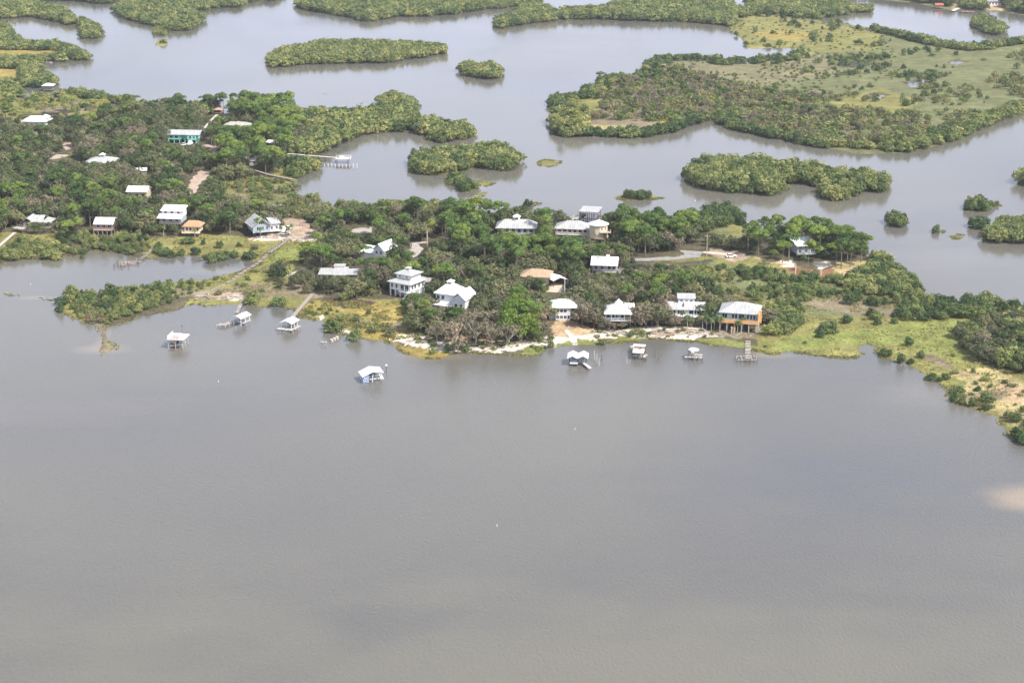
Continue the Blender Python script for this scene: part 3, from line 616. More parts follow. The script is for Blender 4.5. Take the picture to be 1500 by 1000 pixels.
# --- two storey house beside sandy path
h = house('beach_house', 824, 470, -2, 'white two storey house facing bare sand slope, windows in two rows', 'two storey house above bare sand', 10, 9, (803,445,842,469))
wall(h,-2.6,2.9,0,8,0,4.9,'white_paint'); wall(h,-5.2,-2.603,1.5,8,0,4.4,'white_paint','side_wing'); wall(h,2.903,5.0,2.0,8,0,4.6,'white_paint','side_wing')
MB().hip(-5.6,5.5,-.6,8.8,4.903,2.1,.2,3).build('roof','white_metal_roof',h)
for x in (-1.8,-.4,1.0): win(h,x,0,3.2,1.1,1.0,'F',1); win(h,x,0,.7,1.0,1.1,'F',2)
win(h,4.0,2.0,3.2,1.2,.9,'F',1); win(h,2.3,0,.7,.7,1.2,'F',1); win(h,4.0,2.0,.8,1.1,1.1,'F',1)
MB().box(1.9,2.3,3.2,3.6,6.3,7.6).build('chimney','grey_paint',h)
deck(h,-5.2,-2.65,.2,1.45,2.4,'white_paint',[(-5.1,1.3),(-5.1,.3),(-2.7,.3)])
# --- big white two tier house
h = house('coastal_villa', 586, 436, -33, 'tall white villa with two tiers of pale hip roofs and wraparound porches', 'two tiered white villa', 10.5, 10.5, (557,394,608,430))
wall(h,-5,5,0,10,2.6,5.6,'white_paint'); wall(h,-4.0,4.9,2.2,9.9,-.3,2.597,'grey_paint','ground_storey')
for x in lin(-4.8,4.8,5): MB().box(x-.22,x+.22,.05,.5,-.3,2.6).build('column','white_paint',h)
for y in lin(3,9.6,3): MB().box(4.5,4.95,y-.22,y+.22,-.3,2.6).build('column','white_paint',h)
MB().hip(-5.9,5.9,-.9,10.9,5.603,1.9,.2,1.0).build('roof','grey_metal_roof',h)
u = wall(h,-3.4,3.6,2.6,9.2,6.0,8.5,'white_paint','upper_storey'); MB().hip(-4.3,4.5,1.7,10.1,8.503,1.5,.2,1.0).build('upper_roof','grey_metal_roof',u)
cupola(h,.1,5.9,9.7,1.3,.9,.5,'grey_paint','white_metal_roof')
for x in (-3.8,-1.6): win(h,x,0,3.5,.9,1.5,'F',2)
win(h,1.2,0,2.8,1.5,2.3,'F',2); win(h,3.4,0,2.8,1.5,2.3,'F',2)
for y in (1.6,3.4,6,8.4): win(h,5,y,3.5,1.0,1.5,'R',2)
for x in (-1.8,1.6): win(u,x,2.6,7.4,.7,.6,'F',1)
deck(h,.2,4.9,-1.2,-.003,2.6,'white_paint',[(.3,-1.1),(4.8,-1.1)])
stair(h,(5.3,2.0,2.6),(5.4,-5.5,-.3),1.5,'white_paint',10)
# --- bright white villa with cupola
h = house('coastal_villa', 658, 458, -24, 'bright white villa with many steep white roofs and small cupola', 'cupola topped white villa', 13, 10, (634,410,692,449))
wall(h,-5.6,2.6,0,9,.0,6.9,'white_paint'); MB().hip(-6.3,3.3,-.7,9.7,6.903,3.6,.2,1.0).build('roof','white_metal_roof',h)
cupola(h,-1.5,4.6,9.8,2.1,1.1,.8,'white_paint','white_metal_roof')
w2 = wall(h,2.603,8.0,-2.6,6,.0,6.2,'white_paint','gable_wing'); MB().gable(2.0,8.6,-3.3,7.4,6.0,2.8,.2,'y').build('wing_roof','white_metal_roof',w2); MB().gwall(2.6,8,-2.6,6.4,6.203,2.1,'y').build('gable_end','white_paint',w2)
MB().shed(-6.2,2.4,-3.2,-.05,3.0,4.0).build('porch_roof','white_metal_roof',h)
for x in lin(-6,2.2,5): MB().box(x-.12,x+.12,-3.1,-2.86,-.3,3.0).build('porch_post','white_paint',h)
for x in (-4.6,-2.6): win(h,x,0,4.8,1.1,1.4,'F',2)
for y in (2,4.5,7): win(h,-5.6,y,4.6,1.0,1.4,'L',2)
for x in (4.2,6.4): win(w2,x,-2.6,3.0,1.0,1.4,'F',2)
deck(h,-8,-5.65,-1,3,2.6,'pale_wood',[(-7.9,2.9),(-7.9,-.9),(-5.7,-.9)],'pale_wood')
# --- white complex behind the pines
h = house('gabled_house', 541, 384, -30, 'white house with steep gable wing and lower metal roofs under pines', 'gabled white house under pines', 13, 9, (505,353,567,377))
w2 = wall(h,2.5,7.6,0,9,0,5.6,'white_paint','gable_wing'); MB().gable(1.9,8.2,-.7,9.7,5.4,2.9,.2,'y').build('roof','white_metal_roof',w2); MB().gwall(2.5,7.6,0,9,5.603,2.35,'y').build('gable_end','white_paint',w2)
wall(h,-5,2.497,1,8,0,3.6,'white_paint'); MB().gable(-5.6,2.6,.3,8.7,3.5,2.2,.2).build('roof','white_metal_roof',h)
p = wall(h,-10,-5.003,2,7,0,2.4,'grey_paint','porch'); MB().shed(-10.4,-5.2,1.4,7.6,2.5,3.3).build('porch_roof','white_metal_roof',p)
for z in (1.2,3.9):
    for x in (3.9,6.1): win(w2,x,0,z,.9,1.3,'F',2)
    for y in (2.2,5.5): win(w2,7.6,y,z,1.0,1.2,'R',2)
# --- low flat house
h = house('low_house', 494, 413, -2, 'low house with flat pale grey roof and small raised box', 'low flat roofed house', 15.5, 9.5, (466,391,520,404))
wall(h,-7,7,.4,8.6,0,2.7,'mid_grey_roof'); MB().shed(-7.8,-1.6,-.5,8.0,2.75,3.2).shed(-1.597,3.8,-1.2,9.5,2.75,3.4).shed(3.803,8.2,-.3,7.6,2.75,3.15).build('roof','grey_metal_roof',h)
b = wall(h,-2,2.2,7.4,9.8,3.2,4.3,'white_paint','raised_box'); MB().shed(-2.3,2.5,7.1,10.1,4.303,4.5).build('box_roof','grey_metal_roof',b)
for x in lin(-5.6,5.6,5): win(h,x,.4,.9,1.6,1.2,'F',2)
# --- blue grey gabled house
h = house('gabled_house', 385, 347, 24, 'blue grey gabled house with shaded porch and white side wing', 'blue grey gabled house', 12, 10, (365,315,407,346))
wall(h,-4.4,3.6,0,9,2.2,4.9,'blue_grey_paint'); MB().gable(-5.3,4.5,-.9,11,4.4,3.6,.2,'y').build('roof','grey_metal_roof',h); MB().gwall(-4.4,3.6,0,9,4.903,2.95,'y').build('gable_end','blue_grey_paint',h)
w2 = wall(h,3.603,8.6,2.4,8.6,1.0,4.6,'white_paint','side_wing'); MB().shed(4.503,9.2,1.6,9.6,4.65,5.9).build('wing_roof','grey_metal_roof',w2)
stilts(h,lin(-4.2,3.4,4),(.3,4.5,8.7),2.2,'dark_wood'); deck(h,-4.6,3.8,-1.2,-.003,2.2,'blue_grey_paint')
win(h,-2.2,0,3.0,.8,1.6,'F',1); win(h,.2,0,3.0,.9,1.5,'F',2); win(h,2.2,0,3.0,.9,1.5,'F',2); win(h,-.4,-.01,5.6,2.2,1.1,'F',3)
for x in (5,7.3): win(w2,x,2.4,2.2,.9,1.3,'F',2)
# --- orange roof
h = house('bungalow', 281, 348, -6, 'cream bungalow on dark posts under a terracotta orange roof', 'terracotta roofed bungalow', 8, 7.5, (266,319,297,341))
wall(h,-3.4,3.4,.6,6.8,2.0,4.6,'cream_paint'); MB().hip(-4.2,4.4,-.4,7.8,4.603,2.0,.2,4.4).build('roof','terracotta_roof',h); stilts(h,lin(-3.2,3.2,4),(0,3.4,6.6),2.0,'dark_wood')
deck(h,-4.4,3.8,-1.0,.597,2.0,'cream_paint',[(-4.3,.5),(-4.3,-.9),(3.7,-.9)],'cream_paint')
for x in (-2.2,-.6,1.2,2.6): win(h,x,.6,2.8,.95,1.3,'F',1)
# --- tall two tier roof on stilts
h = house('stilt_house', 250, 343, -8, 'tall stilt house with two tiers of white shed roof', 'two tiered stilt house', 11, 9, (232,302,268,328))
wall(h,-5,5,1,8.4,4.8,7.2,'grey_paint'); MB().shed(-5.8,5.8,-.9,3.4,6.9,8.3).build('lower_roof','white_metal_roof',h)
u = wall(h,-4.8,5.2,3.403,8.4,7.203,9.6,'white_paint','upper_storey'); MB().shed(-5.3,5.8,2.6,9.2,9.65,11.0).build('roof','white_metal_roof',u)
for x in (-3,0,3): win(u,x,3.4,8.6,1.2,.8,'F',2); win(h,x,1,5.3,1.3,1.2,'F',2)
stilts(h,lin(-4.8,4.8,4),(1.2,4.6,8.2),4.8,'dark_wood',.35); deck(h,-5,5,-.6,.997,4.8,'weathered_wood',[(-4.9,.9),(-4.9,-.5),(4.9,-.5),(4.9,.9)],'weathered_wood')
# --- metal roof, brown balcony
h = house('stilt_house', 151, 346, -3, 'stilt house with white metal roof and broad brown balcony', 'brown balcony stilt house', 9, 9, (138,314,167,343))
wall(h,-4,4,2.2,9,2.6,5.0,'weathered_wood'); MB().gable(-4.6,4.6,1.2,10,4.8,2.2,.2).build('roof','white_metal_roof',h)
deck(h,-4.3,4.3,-.4,2.197,2.6,'pink_wood',[(-4.2,2.1),(-4.2,-.3),(4.2,-.3),(4.2,2.1)],'weathered_wood'); stilts(h,lin(-4.1,4.1,5),(-.2,4.2,8.6),2.4,'weathered_wood',.3)
for x in (-2.6,0,2.6): win(h,x,2.2,3.2,1.4,1.3,'F',2)
# --- multi gabled roof low left
h = house('low_house', 53, 336, -4, 'low house with several joined pale pinkish grey roofs among oaks', 'joined pale roofs house', 13, 9, (33,311,74,325))
wall(h,-6,6,.5,8.5,0,3.0,'weathered_wood'); MB().gable(-6.9,-1,-.4,9,2.9,1.9,.2,'y').gable(-2.2,3.4,-.9,9.4,3.1,2.2,.2,'x').hip(2.8,7.0,-.2,8.4,2.8,1.6,.2,1).build('roof','grey_metal_roof',h)
for x in (-4.4,-1,2.6,4.8): win(h,x,.5,1.0,1.3,1.3,'F',2)
# --- yellow walled
h = house('low_house', 201, 293, -5, 'pale yellow house with broken white roof deep in oak wood', 'pale yellow house', 10, 8, (186,270,217,287))
wall(h,-4.8,4.8,0,8,.0,3.8,'yellow_paint'); MB().gable(-5.4,5.4,-.7,8.7,3.7,2.0,.2).build('roof','white_metal_roof',h); MB().gwall(-4.8,4.8,0,8,3.803,1.65).build('gable_end','yellow_paint',h)
for x in (-3.2,0,3.2): win(h,x,0,1.2,1.4,1.5,'F',2)
# --- hip with cupola
h = house('hip_roofed_house', 147, 251, -4, 'house in the oak wood, wide pale hip roof with square cupola', 'hip roofed house with cupola', 17, 13, (125,221,171,237))
wall(h,-7,7,0,11,0,4.2,'white_paint'); MB().hip(-8.4,8.4,-1.2,12.4,4.203,2.3,.2,3).build('roof','grey_metal_roof',h); cupola(h,0,5.6,6.3,2.4,1.2,1.0,'grey_paint','white_metal_roof')
for x in (-5,-2,2,5): win(h,x,0,1.6,1.4,1.5,'F',2)
# --- north west white house
h = house('hip_roofed_house', 50, 188, -6, 'white walled house with bright white hip roof below yellowish pines', 'bright white hip roofed house', 16, 11, (31,166,73,182))
wall(h,-7,7,0,10,0,3.6,'white_paint'); MB().hip(-8,8,-.9,10.9,3.603,2.6,.2,6).build('roof','white_metal_roof',h); MB().hip(3,7.6,4,9,5.2,1.6,.2,1).build('rear_roof','white_metal_roof',h)
for x in (-5,-1.5,2,5): win(h,x,0,1.2,1.2,1.4,'F',2)
# --- turquoise
h = house('turquoise_house', 269, 211, -6, 'turquoise house with long stained metal roof, raised over parking', 'turquoise house', 19, 9, (245,187,294,211))
wall(h,-9,-1.5,0,8,2.2,5.0,'turquoise_paint'); wall(h,-1.497,2.5,1.8,8,2.2,5.0,'turquoise_paint','recessed_wall'); wall(h,2.503,7.6,-.5,8,2.2,5.0,'turquoise_paint','front_wing')
MB().gable(-9.9,10,-.8,9,4.9,2.0,.2).build('roof','grey_metal_roof',h); stilts(h,lin(-8.7,7.3,6),(.2,4,7.6),2.2,'turquoise_paint',.35)
for x in (-7,-4): win(h,x,0,3.0,1.5,1.3,'F',2)
win(h,4.2,-.5,2.9,1.3,1.4,'F',2); win(h,6.3,-.5,2.9,1.1,1.4,'F',2)
# --- beige double hip
h = house('hip_roofed_house', 346, 197, -8, 'house with twin joined beige hip roofs behind dense pines', 'twin hip roofed beige house', 19, 11, (321,173,366,184))
wall(h,-8.5,8.5,.5,9.5,0,3.9,'cream_paint'); MB().hip(-9.5,9.5,-.5,10.5,3.903,2.2,.2,9).build('roof','beige_roof',h); MB().hip(-3.6,5.4,-2.4,8.0,3.9,2.9,.23,.6).build('front_roof','beige_roof',h)
for x in (-6.5,6.8): win(h,x,.5,1.4,1.5,1.4,'F',2)
# --- long grey roof with octagonal cupola
h = house('long_porch_house', 756, 350, -3, 'long house with grey roof, white porch and octagonal cupola', 'long porch house', 18, 11, (726,311,787,343))
wall(h,-8,8,1.6,10,1.6,4.5,'grey_paint'); MB().hip(-9.3,9.3,-.7,10.8,4.503,2.9,.2,11).build('roof','grey_metal_roof',h); cupola(h,0,5.4,7.0,3.2,1.7,1.2,'white_paint','white_metal_roof',8)
deck(h,-8.4,8.4,-.3,1.597,1.6,'white_paint',[(-8.3,1.5),(-8.3,-.2),(8.3,-.2),(8.3,1.5)])
MB().box(-8.4,8.4,-.36,-.3,.9,1.75).build('porch_skirt','white_paint',h)
for x in lin(-8.2,8.2,7): MB().box(x-.1,x+.1,-.25,-.05,1.6,4.45).build('porch_post','white_paint',h)
for x in lin(-6.6,6.6,6): win(h,x,1.6,2.3,1.2,1.7,'F',2)
stilts(h,lin(-8,8,6),(0,5,10),1.4)
# --- grey hip beside round house
h = house('long_porch_house', 838, 351, -9, 'grey hip roofed house joined by stair to the round house', 'grey hip roofed house', 15.5, 10, (812,324,863,346))
wall(h,-7.4,7.4,.8,9.4,2.0,4.4,'cream_paint'); MB().hip(-8.2,8.2,-.4,10.4,4.403,2.7,.2,5).build('roof','grey_metal_roof',h); stilts(h,lin(-7.2,7.2,6),(0,4.8,9.2),1.9)
deck(h,-7.6,7.6,-.4,.797,2.0,'white_paint',[(-7.5,.7),(-7.5,-.3),(7.5,-.3),(7.5,.7)])
for x in lin(-5.8,5.8,6): win(h,x,.8,2.9,1.3,1.2,'F',2)
stair(h,(7.8,1,2.0),(7.9,-4.5,.1),1.2,'white_paint',9)
# --- round tower house
h = house('round_house', 877, 359, 0, 'cream octagonal two storey house on posts with white conical roof', 'cream octagonal house', 8.6, 8.6, (862,320,892,356))
w = MB().ring(0,4.2,2.7,8.2,4.1,4.1,12,.13).build('wall','cream_paint',h)
r = MB().ring(0,4.2,8.203,8.4,4.7,4.7,12,.13); r.ring(0,4.2,8.403,10.2,4.7,.1,12,.13); r.build('roof','white_metal_roof',h)
MB().ring(0,4.2,2.35,2.697,4.6,4.6,12,.13).build('floor_deck','tan_roof',h)
for a in range(0,360,45): x,y = 3.7*math.cos(R(a+20)),4.2+3.7*math.sin(R(a+20)); MB().box(x-.16,x+.16,y-.16,y+.16,-.5,2.35).build('stilt','piling_wood',h)
MB().beam((-2.5,1.2,.2),(1.5,.8,2.3),.2).beam((2.8,1.4,.2),(-.4,.9,2.3),.2).build('brace','pale_wood',h)
for x,z in ((1.2,6.3),(2.7,6.3),(-1.2,3.6),(2.2,3.6),(3.2,3.8)):
    y = 4.2-math.sqrt(max(.1,3.97**2-x*x)); win(h,x,y-.02,z,.7,1.2,'F',1)
b = MB().box(.4,5.4,-1.0,1.6,5.3,5.5).build('balcony','pale_wood',h); MB().rail([(.5,-.9),(5.3,-.9),(5.3,1.5)],5.5,1).build('railing','cream_paint',b)
# --- white roof with skylights
h = house('white_roofed_house', 885, 405, -7, 'house with large white metal roof, two skylights and grey stair', 'skylight roofed house', 11, 10, (866,371,908,399))
wall(h,-5,5,.6,9,1.8,4.6,'grey_paint'); MB().gable(-5.7,5.6,-.6,9.8,4.35,2.5,.2).build('roof','white_metal_roof',h); MB().gwall(-5,5,.6,9,4.603,2.0).build('gable_end','grey_paint',h)
MB().box(-3.6,-2.2,3.4,4.3,6.2,7.0).build('skylight','grey_metal_roof',h); MB().box(.4,1.8,4.6,5.6,6.4,7.6).build('skylight','white_paint',h)
stilts(h,lin(-4.8,4.8,4),(.2,4.6,8.8),1.8); deck(h,-1,5,-1.4,.597,1.8,'weathered_wood',[(-.9,-1.3),(4.9,-1.3)],'pale_wood'); stair(h,(5.3,3.5,2.2),(8.4,-1.5,-.1),1.4,'grey_paint',10)
for x in (-3.5,-1,2,4): win(h,x,.6,2.6,1.1,1.4,'F',2)
# --- tan roof in the oaks
h = house('tan_roofed_house', 784, 418, -8, 'tan shingle roof half hidden by oaks near the carport', 'tan shingle roofed house', 11.5, 9, (770,399,802,407))
wall(h,-5.5,5.5,0,9,0,3.2,'cream_paint'); MB().hip(-6.4,6.4,-.9,9.9,3.203,2.1,.2,4).build('roof','tan_roof',h)
for x in (-3,0,3): win(h,x,0,1,1.4,1.3,'F',2)
# --- carport
h = house('carport', 820, 421, 24, 'open white roofed carport with dark interior at head of sandy drive', 'white carport', 6, 6.5, (810,404,833,420), 'carport')
MB().gable(-3.2,3.2,-.4,6.6,2.7,1.1,.16,'y').build('roof','white_metal_roof',h); stilts(h,(-2.7,2.7),(.2,3.2,6.2),2.8,'dark_wood',.2); wall(h,-2.8,2.8,5.8,5.95,0,2.7,'dark_wood','back_wall'); wall(h,2.72,2.85,.3,5.797,0,2.7,'dark_wood','added_shade_wall'); wall(h,-2.6,2.6,.2,5.75,-.3,.12,'dark_wood','painted_shade_floor')  # dark side wall and floor added so the carport interior reads as shade
# --- house in the pines to the east
h = house('pine_lot_house', 1181, 378, 14, 'grey house on sandy ground, pale blue roof half hidden by tall pines', 'grey house in the sandy pine lot', 9, 9, (1167,354,1176,372))
wall(h,-4.2,4.2,.4,8.4,1.6,5.2,'grey_paint'); MB().shed(-4.9,4.9,-.8,9.2,5.25,6.8).build('roof','white_metal_roof',h); stilts(h,lin(-4,4,4),(.4,4.4,8),1.6)
deck(h,-4.4,4.4,-1,.397,1.6,'grey_paint',[(-4.3,.3),(-4.3,-.9),(4.3,-.9)],'grey_paint')
for x in (-2.8,0,2.8): win(h,x,.4,2.2,1.2,1.2,'F',2); win(h,x,.4,3.9,1.2,.9,'F',2)
# --- small roofs
for (px,py,rot,W,D,lab,sh,roof,vis) in [
 (398,217,-25,7,6,'small white roofed house peeping from pines north of village','small white roofed house',"white_metal_roof",(391,203,404,213)),
 (372,243,30,5,4,'tiny pale shed roof between pines beside white post','pale shed between pines',"grey_metal_roof",(367,230,377,240)),
 (621,422,-30,6,5,'brown shed behind the tall villa, open dark side','brown shed behind villa',"beige_roof",(614,411,629,420)),
 (206,258,10,6,4,'tiny white roof patch showing between oak crowns','white roof patch among oaks',"white_metal_roof",(203,249,215,256))]:
    h = house('shed', px, py, rot, lab, sh, W, D, vis, 'shed')
    wall(h,-W/2,W/2,0,D,0,2.5,'weathered_wood'); MB().gable(-W/2-.5,W/2+.5,-.5,D+.5,2.45,1.1,.16).build('roof',roof,h); win(h,0,0,1.0,1.0,1.0,'F',1)
h = house('waterside_house', 1456, 9, 4, 'far white house behind a tan lawn at top of view', 'far white house', 14, 8, (1444,-4,1468,5))
wall(h,-6,6,0,8,0,4,'white_paint'); MB().gable(-6.8,6.8,-.8,8.8,3.9,2.4,.2).build('roof','mid_grey_roof',h)
for x in (-4,-1,2,4.6): win(h,x,0,1,1.4,1.8,'F',2)
h = house('waterside_house', 1385, 3, -4, 'far house under trees above the red dock roof', 'far shaded house', 14, 8, None)
wall(h,-6,6,0,8,0,3.5,'pink_wood'); MB().gable(-6.8,6.8,-.8,8.8,3.4,2.2,.2).build('roof','mid_grey_roof',h)

# ------------------------------------------------------------------ docks and boathouses
def piles(par, pts, z1, m='piling_wood', r=.16, z0=-1.2):
    for x, y in pts: MB().ring(x, y, z0, z1, r, r, 6).build('piling', m, par)
def planks(a, b, w, z, gap=0, step=.9, t=.12, mb=None, keep=None, zb=None):
    """cross planks from a to b"""
    mb = mb or MB(); A = Vector((*a, z)); Bv = Vector((*b, z if zb is None else zb)); d = Bv-A; n = max(1, int(d.length/step)); s = Vector((d.y,-d.x,0)).normalized()*w/2
    for i in range(n):
        if keep and not keep(i, n): continue
        p = A.lerp(Bv, i/n); q = A.lerp(Bv, (i+1-gap)/n)
        mb.add([p-s,p+s,q+s,q-s,p-s-Vector((0,0,t)),p+s-Vector((0,0,t)),q+s-Vector((0,0,t)),q-s-Vector((0,0,t))],[(0,3,2,1),(4,5,6,7),(0,1,5,4),(1,2,6,5),(2,3,7,6),(3,0,4,7)])
    return mb
def walkway(name, pts, w, z, label, cat='boardwalk', m='weathered_wood', keep=None, rails=False, gap=.15, short=None, step=.9, pile_step=4.0, group=None, prot=True):
    P = [G(*p, z) for p in pts]
    e = empty(name, (P[0][0], P[0][1], 0), 0, label, cat, group)
    Q = [(x-P[0][0], y-P[0][1]) for x, y in P]
    mb = MB()
    for a, b in zip(Q[:-1], Q[1:]): planks(a, b, w, z, gap, step, mb=mb, keep=keep)
    mb.build('planking', m, e)
    sb = MB(); pp = []
    for a, b in zip(Q[:-1], Q[1:]):
        A = Vector((*a, z-.2)); Bv = Vector((*b, z-.2)); d = Bv-A; s = Vector((d.y,-d.x,0)).normalized()*w*.4; n = max(1, int(d.length/pile_step))
        if not keep:
            for k in (-1,1): sb.beam(A+s*k, Bv+s*k, .1, .2)
        for i in range(n+1):
            p = A.lerp(Bv, i/n)
            for k in (-1,1): pp.append((p.x+s.x*k, p.y+s.y*k))
            sb.beam(p-s*1.1, p+s*1.1, .14, .2)
    sb.build('stringer', 'piling_wood', e)
    piles(e, pp[:90], z+(.0 if not rails else 1.0), r=.13)
    if rails:
        rb = MB()
        for a, b in zip(Q[:-1], Q[1:]):
            d = Vector((b[0]-a[0], b[1]-a[1], 0)); s = Vector((d.y,-d.x,0)).normalized()*w/2
            for k in (-1,1): rb.beam(Vector((*a,z+.95))+s*k, Vector((*b,z+.95))+s*k, .09); rb.beam(Vector((*a,z+.5))+s*k, Vector((*b,z+.5))+s*k, .07)
        rb.build('railing', m, e)
    if prot:
        for (a, b) in zip(pts[:-1], pts[1:]):
            n = max(2, int(math.hypot(b[0]-a[0], b[1]-a[1])/6))
            for i in range(n+1):
                x = a[0]+(b[0]-a[0])*i/n; y = a[1]+(b[1]-a[1])*i/n; VIS.append((x-2.5, y-3, x+2.5, y+1.5, y+2))
                FOOT.append((*G(x, y), 1.5))
    if short: x, y = P[len(P)//2]; LM.append((short, x, y))
    return e
def bhouse(px, py, rot, label, short, name='boathouse', group='boathouses standing in the bay'):
    x, y = G(px, py, 0); e = empty(name, (x, y, 0), R(rot), label, 'boathouse', group)
    LM.append((short, x, y)); VIS.append((px-16, py-22, px+16, py+2, py)); return e
def posts(e, xs, ys, z1, m='piling_wood', w=.22):
    for x in xs:
        for y in ys: MB().box(x-w/2,x+w/2,y-w/2,y+w/2,-1.5,z1).build('post', m, e)
# flat roof terrace boathouse
e = bhouse(257, 511, -8, 'square boathouse alone in open water with railed terrace on flat white roof', 'square terraced boathouse')
posts(e,(-2.7,0,2.7),(.3,3.2,6.2),3.4,'pale_wood'); MB().box(-3.1,3.3,-.2,6.8,3.4,3.62).build('roof','white_paint',e)
t = MB().box(-2.0,1.2,.5,4.2,3.623,3.72).build('terrace_floor','pink_wood',e); MB().rail([(-2.9,6.4),(-2.9,0),(1.4,0),(1.4,4.4),(-2.9,4.4)],3.63,1.0,.9,2,.1).build('railing','white_paint',t)
MB().box(-2.9,-.3,.2,5.8,.9,1.05).build('deck','weathered_wood',e); MB().box(-2.4,-1.2,3.6,5.0,1.05,2.3).build('locker','white_plastic',e)
b = MB(); 
for y in (1.2,4.4): b.beam((.2,y,1.3),(2.6,y,1.3),.18)
b.build('boat_lift','white_paint',e)
MB().tube([(.6,6.6,3.6),(.6,6.6,6.6)],[.1,.05]).box(.35,.85,6.4,6.8,6.6,6.9).build('lamp_post','dark_wood',e)  # slim pole with a small box at its tip, carries no light
b = MB()       # the small boat in the lift
prof = [(-.25,.0),( .75,.0),(1.0,.55),(.95,.6)]
v=[];ys=[0,1.2,3.2,4.6]; ws=[.95,1.0,.9,.08]
for y,w_ in zip(ys,ws): v += [(-w_,y,.75),(-w_*.6,y,.1),(w_*.6,y,.1),(w_,y,.75)]
f=[]
for i in range(3):
    for k in range(3): f.append((i*4+k,i*4+k+1,i*4+k+5,i*4+k+4))
f += [(0,1,2,3),(0,3,7,4),(4,7,11,8),(8,11,15,12)]
bx_, by_ = G(260.5, 509); bt = empty('skiff', (bx_, by_+.8, 1.35), R(-8), 'small pale skiff hanging under the square terraced boathouse', 'boat'); b.add(v,f).build('hull','white_plastic',bt); MB().box(-.3,.3,-.5,0,.2,1.1).build('outboard_motor','car_dark',bt)
# gabled boathouse, stepped dock
e = bhouse(347, 477, -28, 'small gabled white boathouse with wrecked slatted dock alongside', 'gabled boathouse by slatted dock')
posts(e,(-1.7,1.7),(.3,3,5.6),3.0,'white_paint'); MB().gable(-2.3,2.3,-.3,6.3,2.9,1.0,.14,'y').build('roof','white_metal_roof',e); MB().gwall(-1.9,1.9,5.2,5.35,2.9,.8,'y').build('gable_end','white_paint',e)
MB().box(-1.6,-.1,4.2,5.4,.9,2.7).build('wall_panel','white_paint',e); MB().box(1.9,2.5,.5,5.6,1.0,1.15).build('catwalk','pale_wood',e)
mb = planks((-3.1,6),(-3.4,-4.5),2.2,.9,.45,.85); planks((-4.9,-2.4),(-4.9,-5.2),1.8,.8,.4,.8,mb=mb); d = mb.build('slatted_dock','pale_wood',e); piles(e,[(-2.2,y) for y in lin(-4.2,5,5)]+[(-4.2,y) for y in lin(-4.8,5,5)]+[(-5.7,-5),(-5.7,-2.6)],1.0,'pale_wood',.12)
mb = MB(); b = MB()
for y in (1.5,4): b.beam((-1.4,y,1.2),(1.4,y,1.2),.16)
b.build('boat_lift','white_paint',e)
# gabled boathouse at end of boardwalk
e = bhouse(419, 485, -20, 'white gabled boathouse at end of long weathered boardwalk', 'gabled boathouse on the boardwalk')
posts(e,(-2.0,2.0),(.6,3,5.4),3.0,'white_paint'); MB().gable(-2.7,2.7,-.1,6.1,2.9,1.0,.14,'y').build('roof','white_metal_roof',e); MB().gwall(-2.2,2.2,5.3,5.45,2.9,.8,'y').build('gable_end','white_paint',e)
MB().box(-1.9,1.9,5.1,5.25,1.0,2.85).build('wall_panel','grey_paint',e); mb = planks((-3.2,-.5),(3.4,-.5),2.0,1.0,.2,1.6); planks((3.0,.4),(3.0,5.5),1.4,1.0,.3,.9,mb=mb); mb.build('dock','pale_wood',e)
piles(e,[(x,-1.3) for x in lin(-3.2,3.6,5)]+[(3.5,y) for y in (1,3,5)],1.1,'pale_wood',.13)
walkway('boardwalk',[(425,469),(436,455),(458,430)],1.6,1.3,'long straight weathered boardwalk from grassy shore to the gabled boathouse','boardwalk','weathered_wood',None,False,.12,'long shore boardwalk')
# leaning wreck
e = bhouse(547, 560, 22, 'leaning storm damaged boathouse in open water with tilted white roof', 'leaning boathouse')
for x,y,l in ((-2.8,.4,.5),(-2.8,4.4,.6),(0,.4,.3),(0,4.4,.3),(2.8,.4,.2),(2.8,4.4,.2)): MB().beam((x-l,y,-1.5),(x,y,3.0),.22).build('post','white_paint',e)
o = MB().gable(-3.9,3.7,-.4,5.4,0,1.1,.14,'y').build('roof','white_metal_roof',e); o.location=(0,0,2.75); o.rotation_euler=(R(2),R(-7),R(-3))
o = MB().add([(-3.6,.2,.4),(-1.6,-.1,.3),(-1.5,.1,2.6),(-3.5,.6,2.5)],[(0,1,2,3)]).add([(-3.6,.26,.4),(-1.6,-.04,.3),(-1.5,.16,2.6),(-3.5,.66,2.5)],[(3,2,1,0)]).build('torn_panel','blue_tarp',e)
mb = planks((-1,1.2),(3.2,1.2),1.4,1.0,.3,1.1); planks((3.0,-.6),(3.8,4.6),1.0,1.2,.3,1.0,mb=mb); mb.build('dock','white_paint',e); MB().box(-.2,2.2,4.6,4.75,.8,2.5).build('wall_panel','grey_paint',e)
b=MB(); b.beam((-.8,1,1.5),(2.6,1,1.7),.16).beam((-.8,3.6,1.5),(2.6,3.6,1.7),.16).build('boat_lift','car_dark',e)
x,y=G(566,545); p=empty('mooring_pile',(x,y,0),0,'single capped pile behind the leaning boathouse','piling'); MB().ring(0,0,-1.2,2.4,.16,.16,6).build('shaft','piling_wood',p); MB().ring(0,0,2.403,2.75,.42,.36,8).build('cap','white_plastic',p)
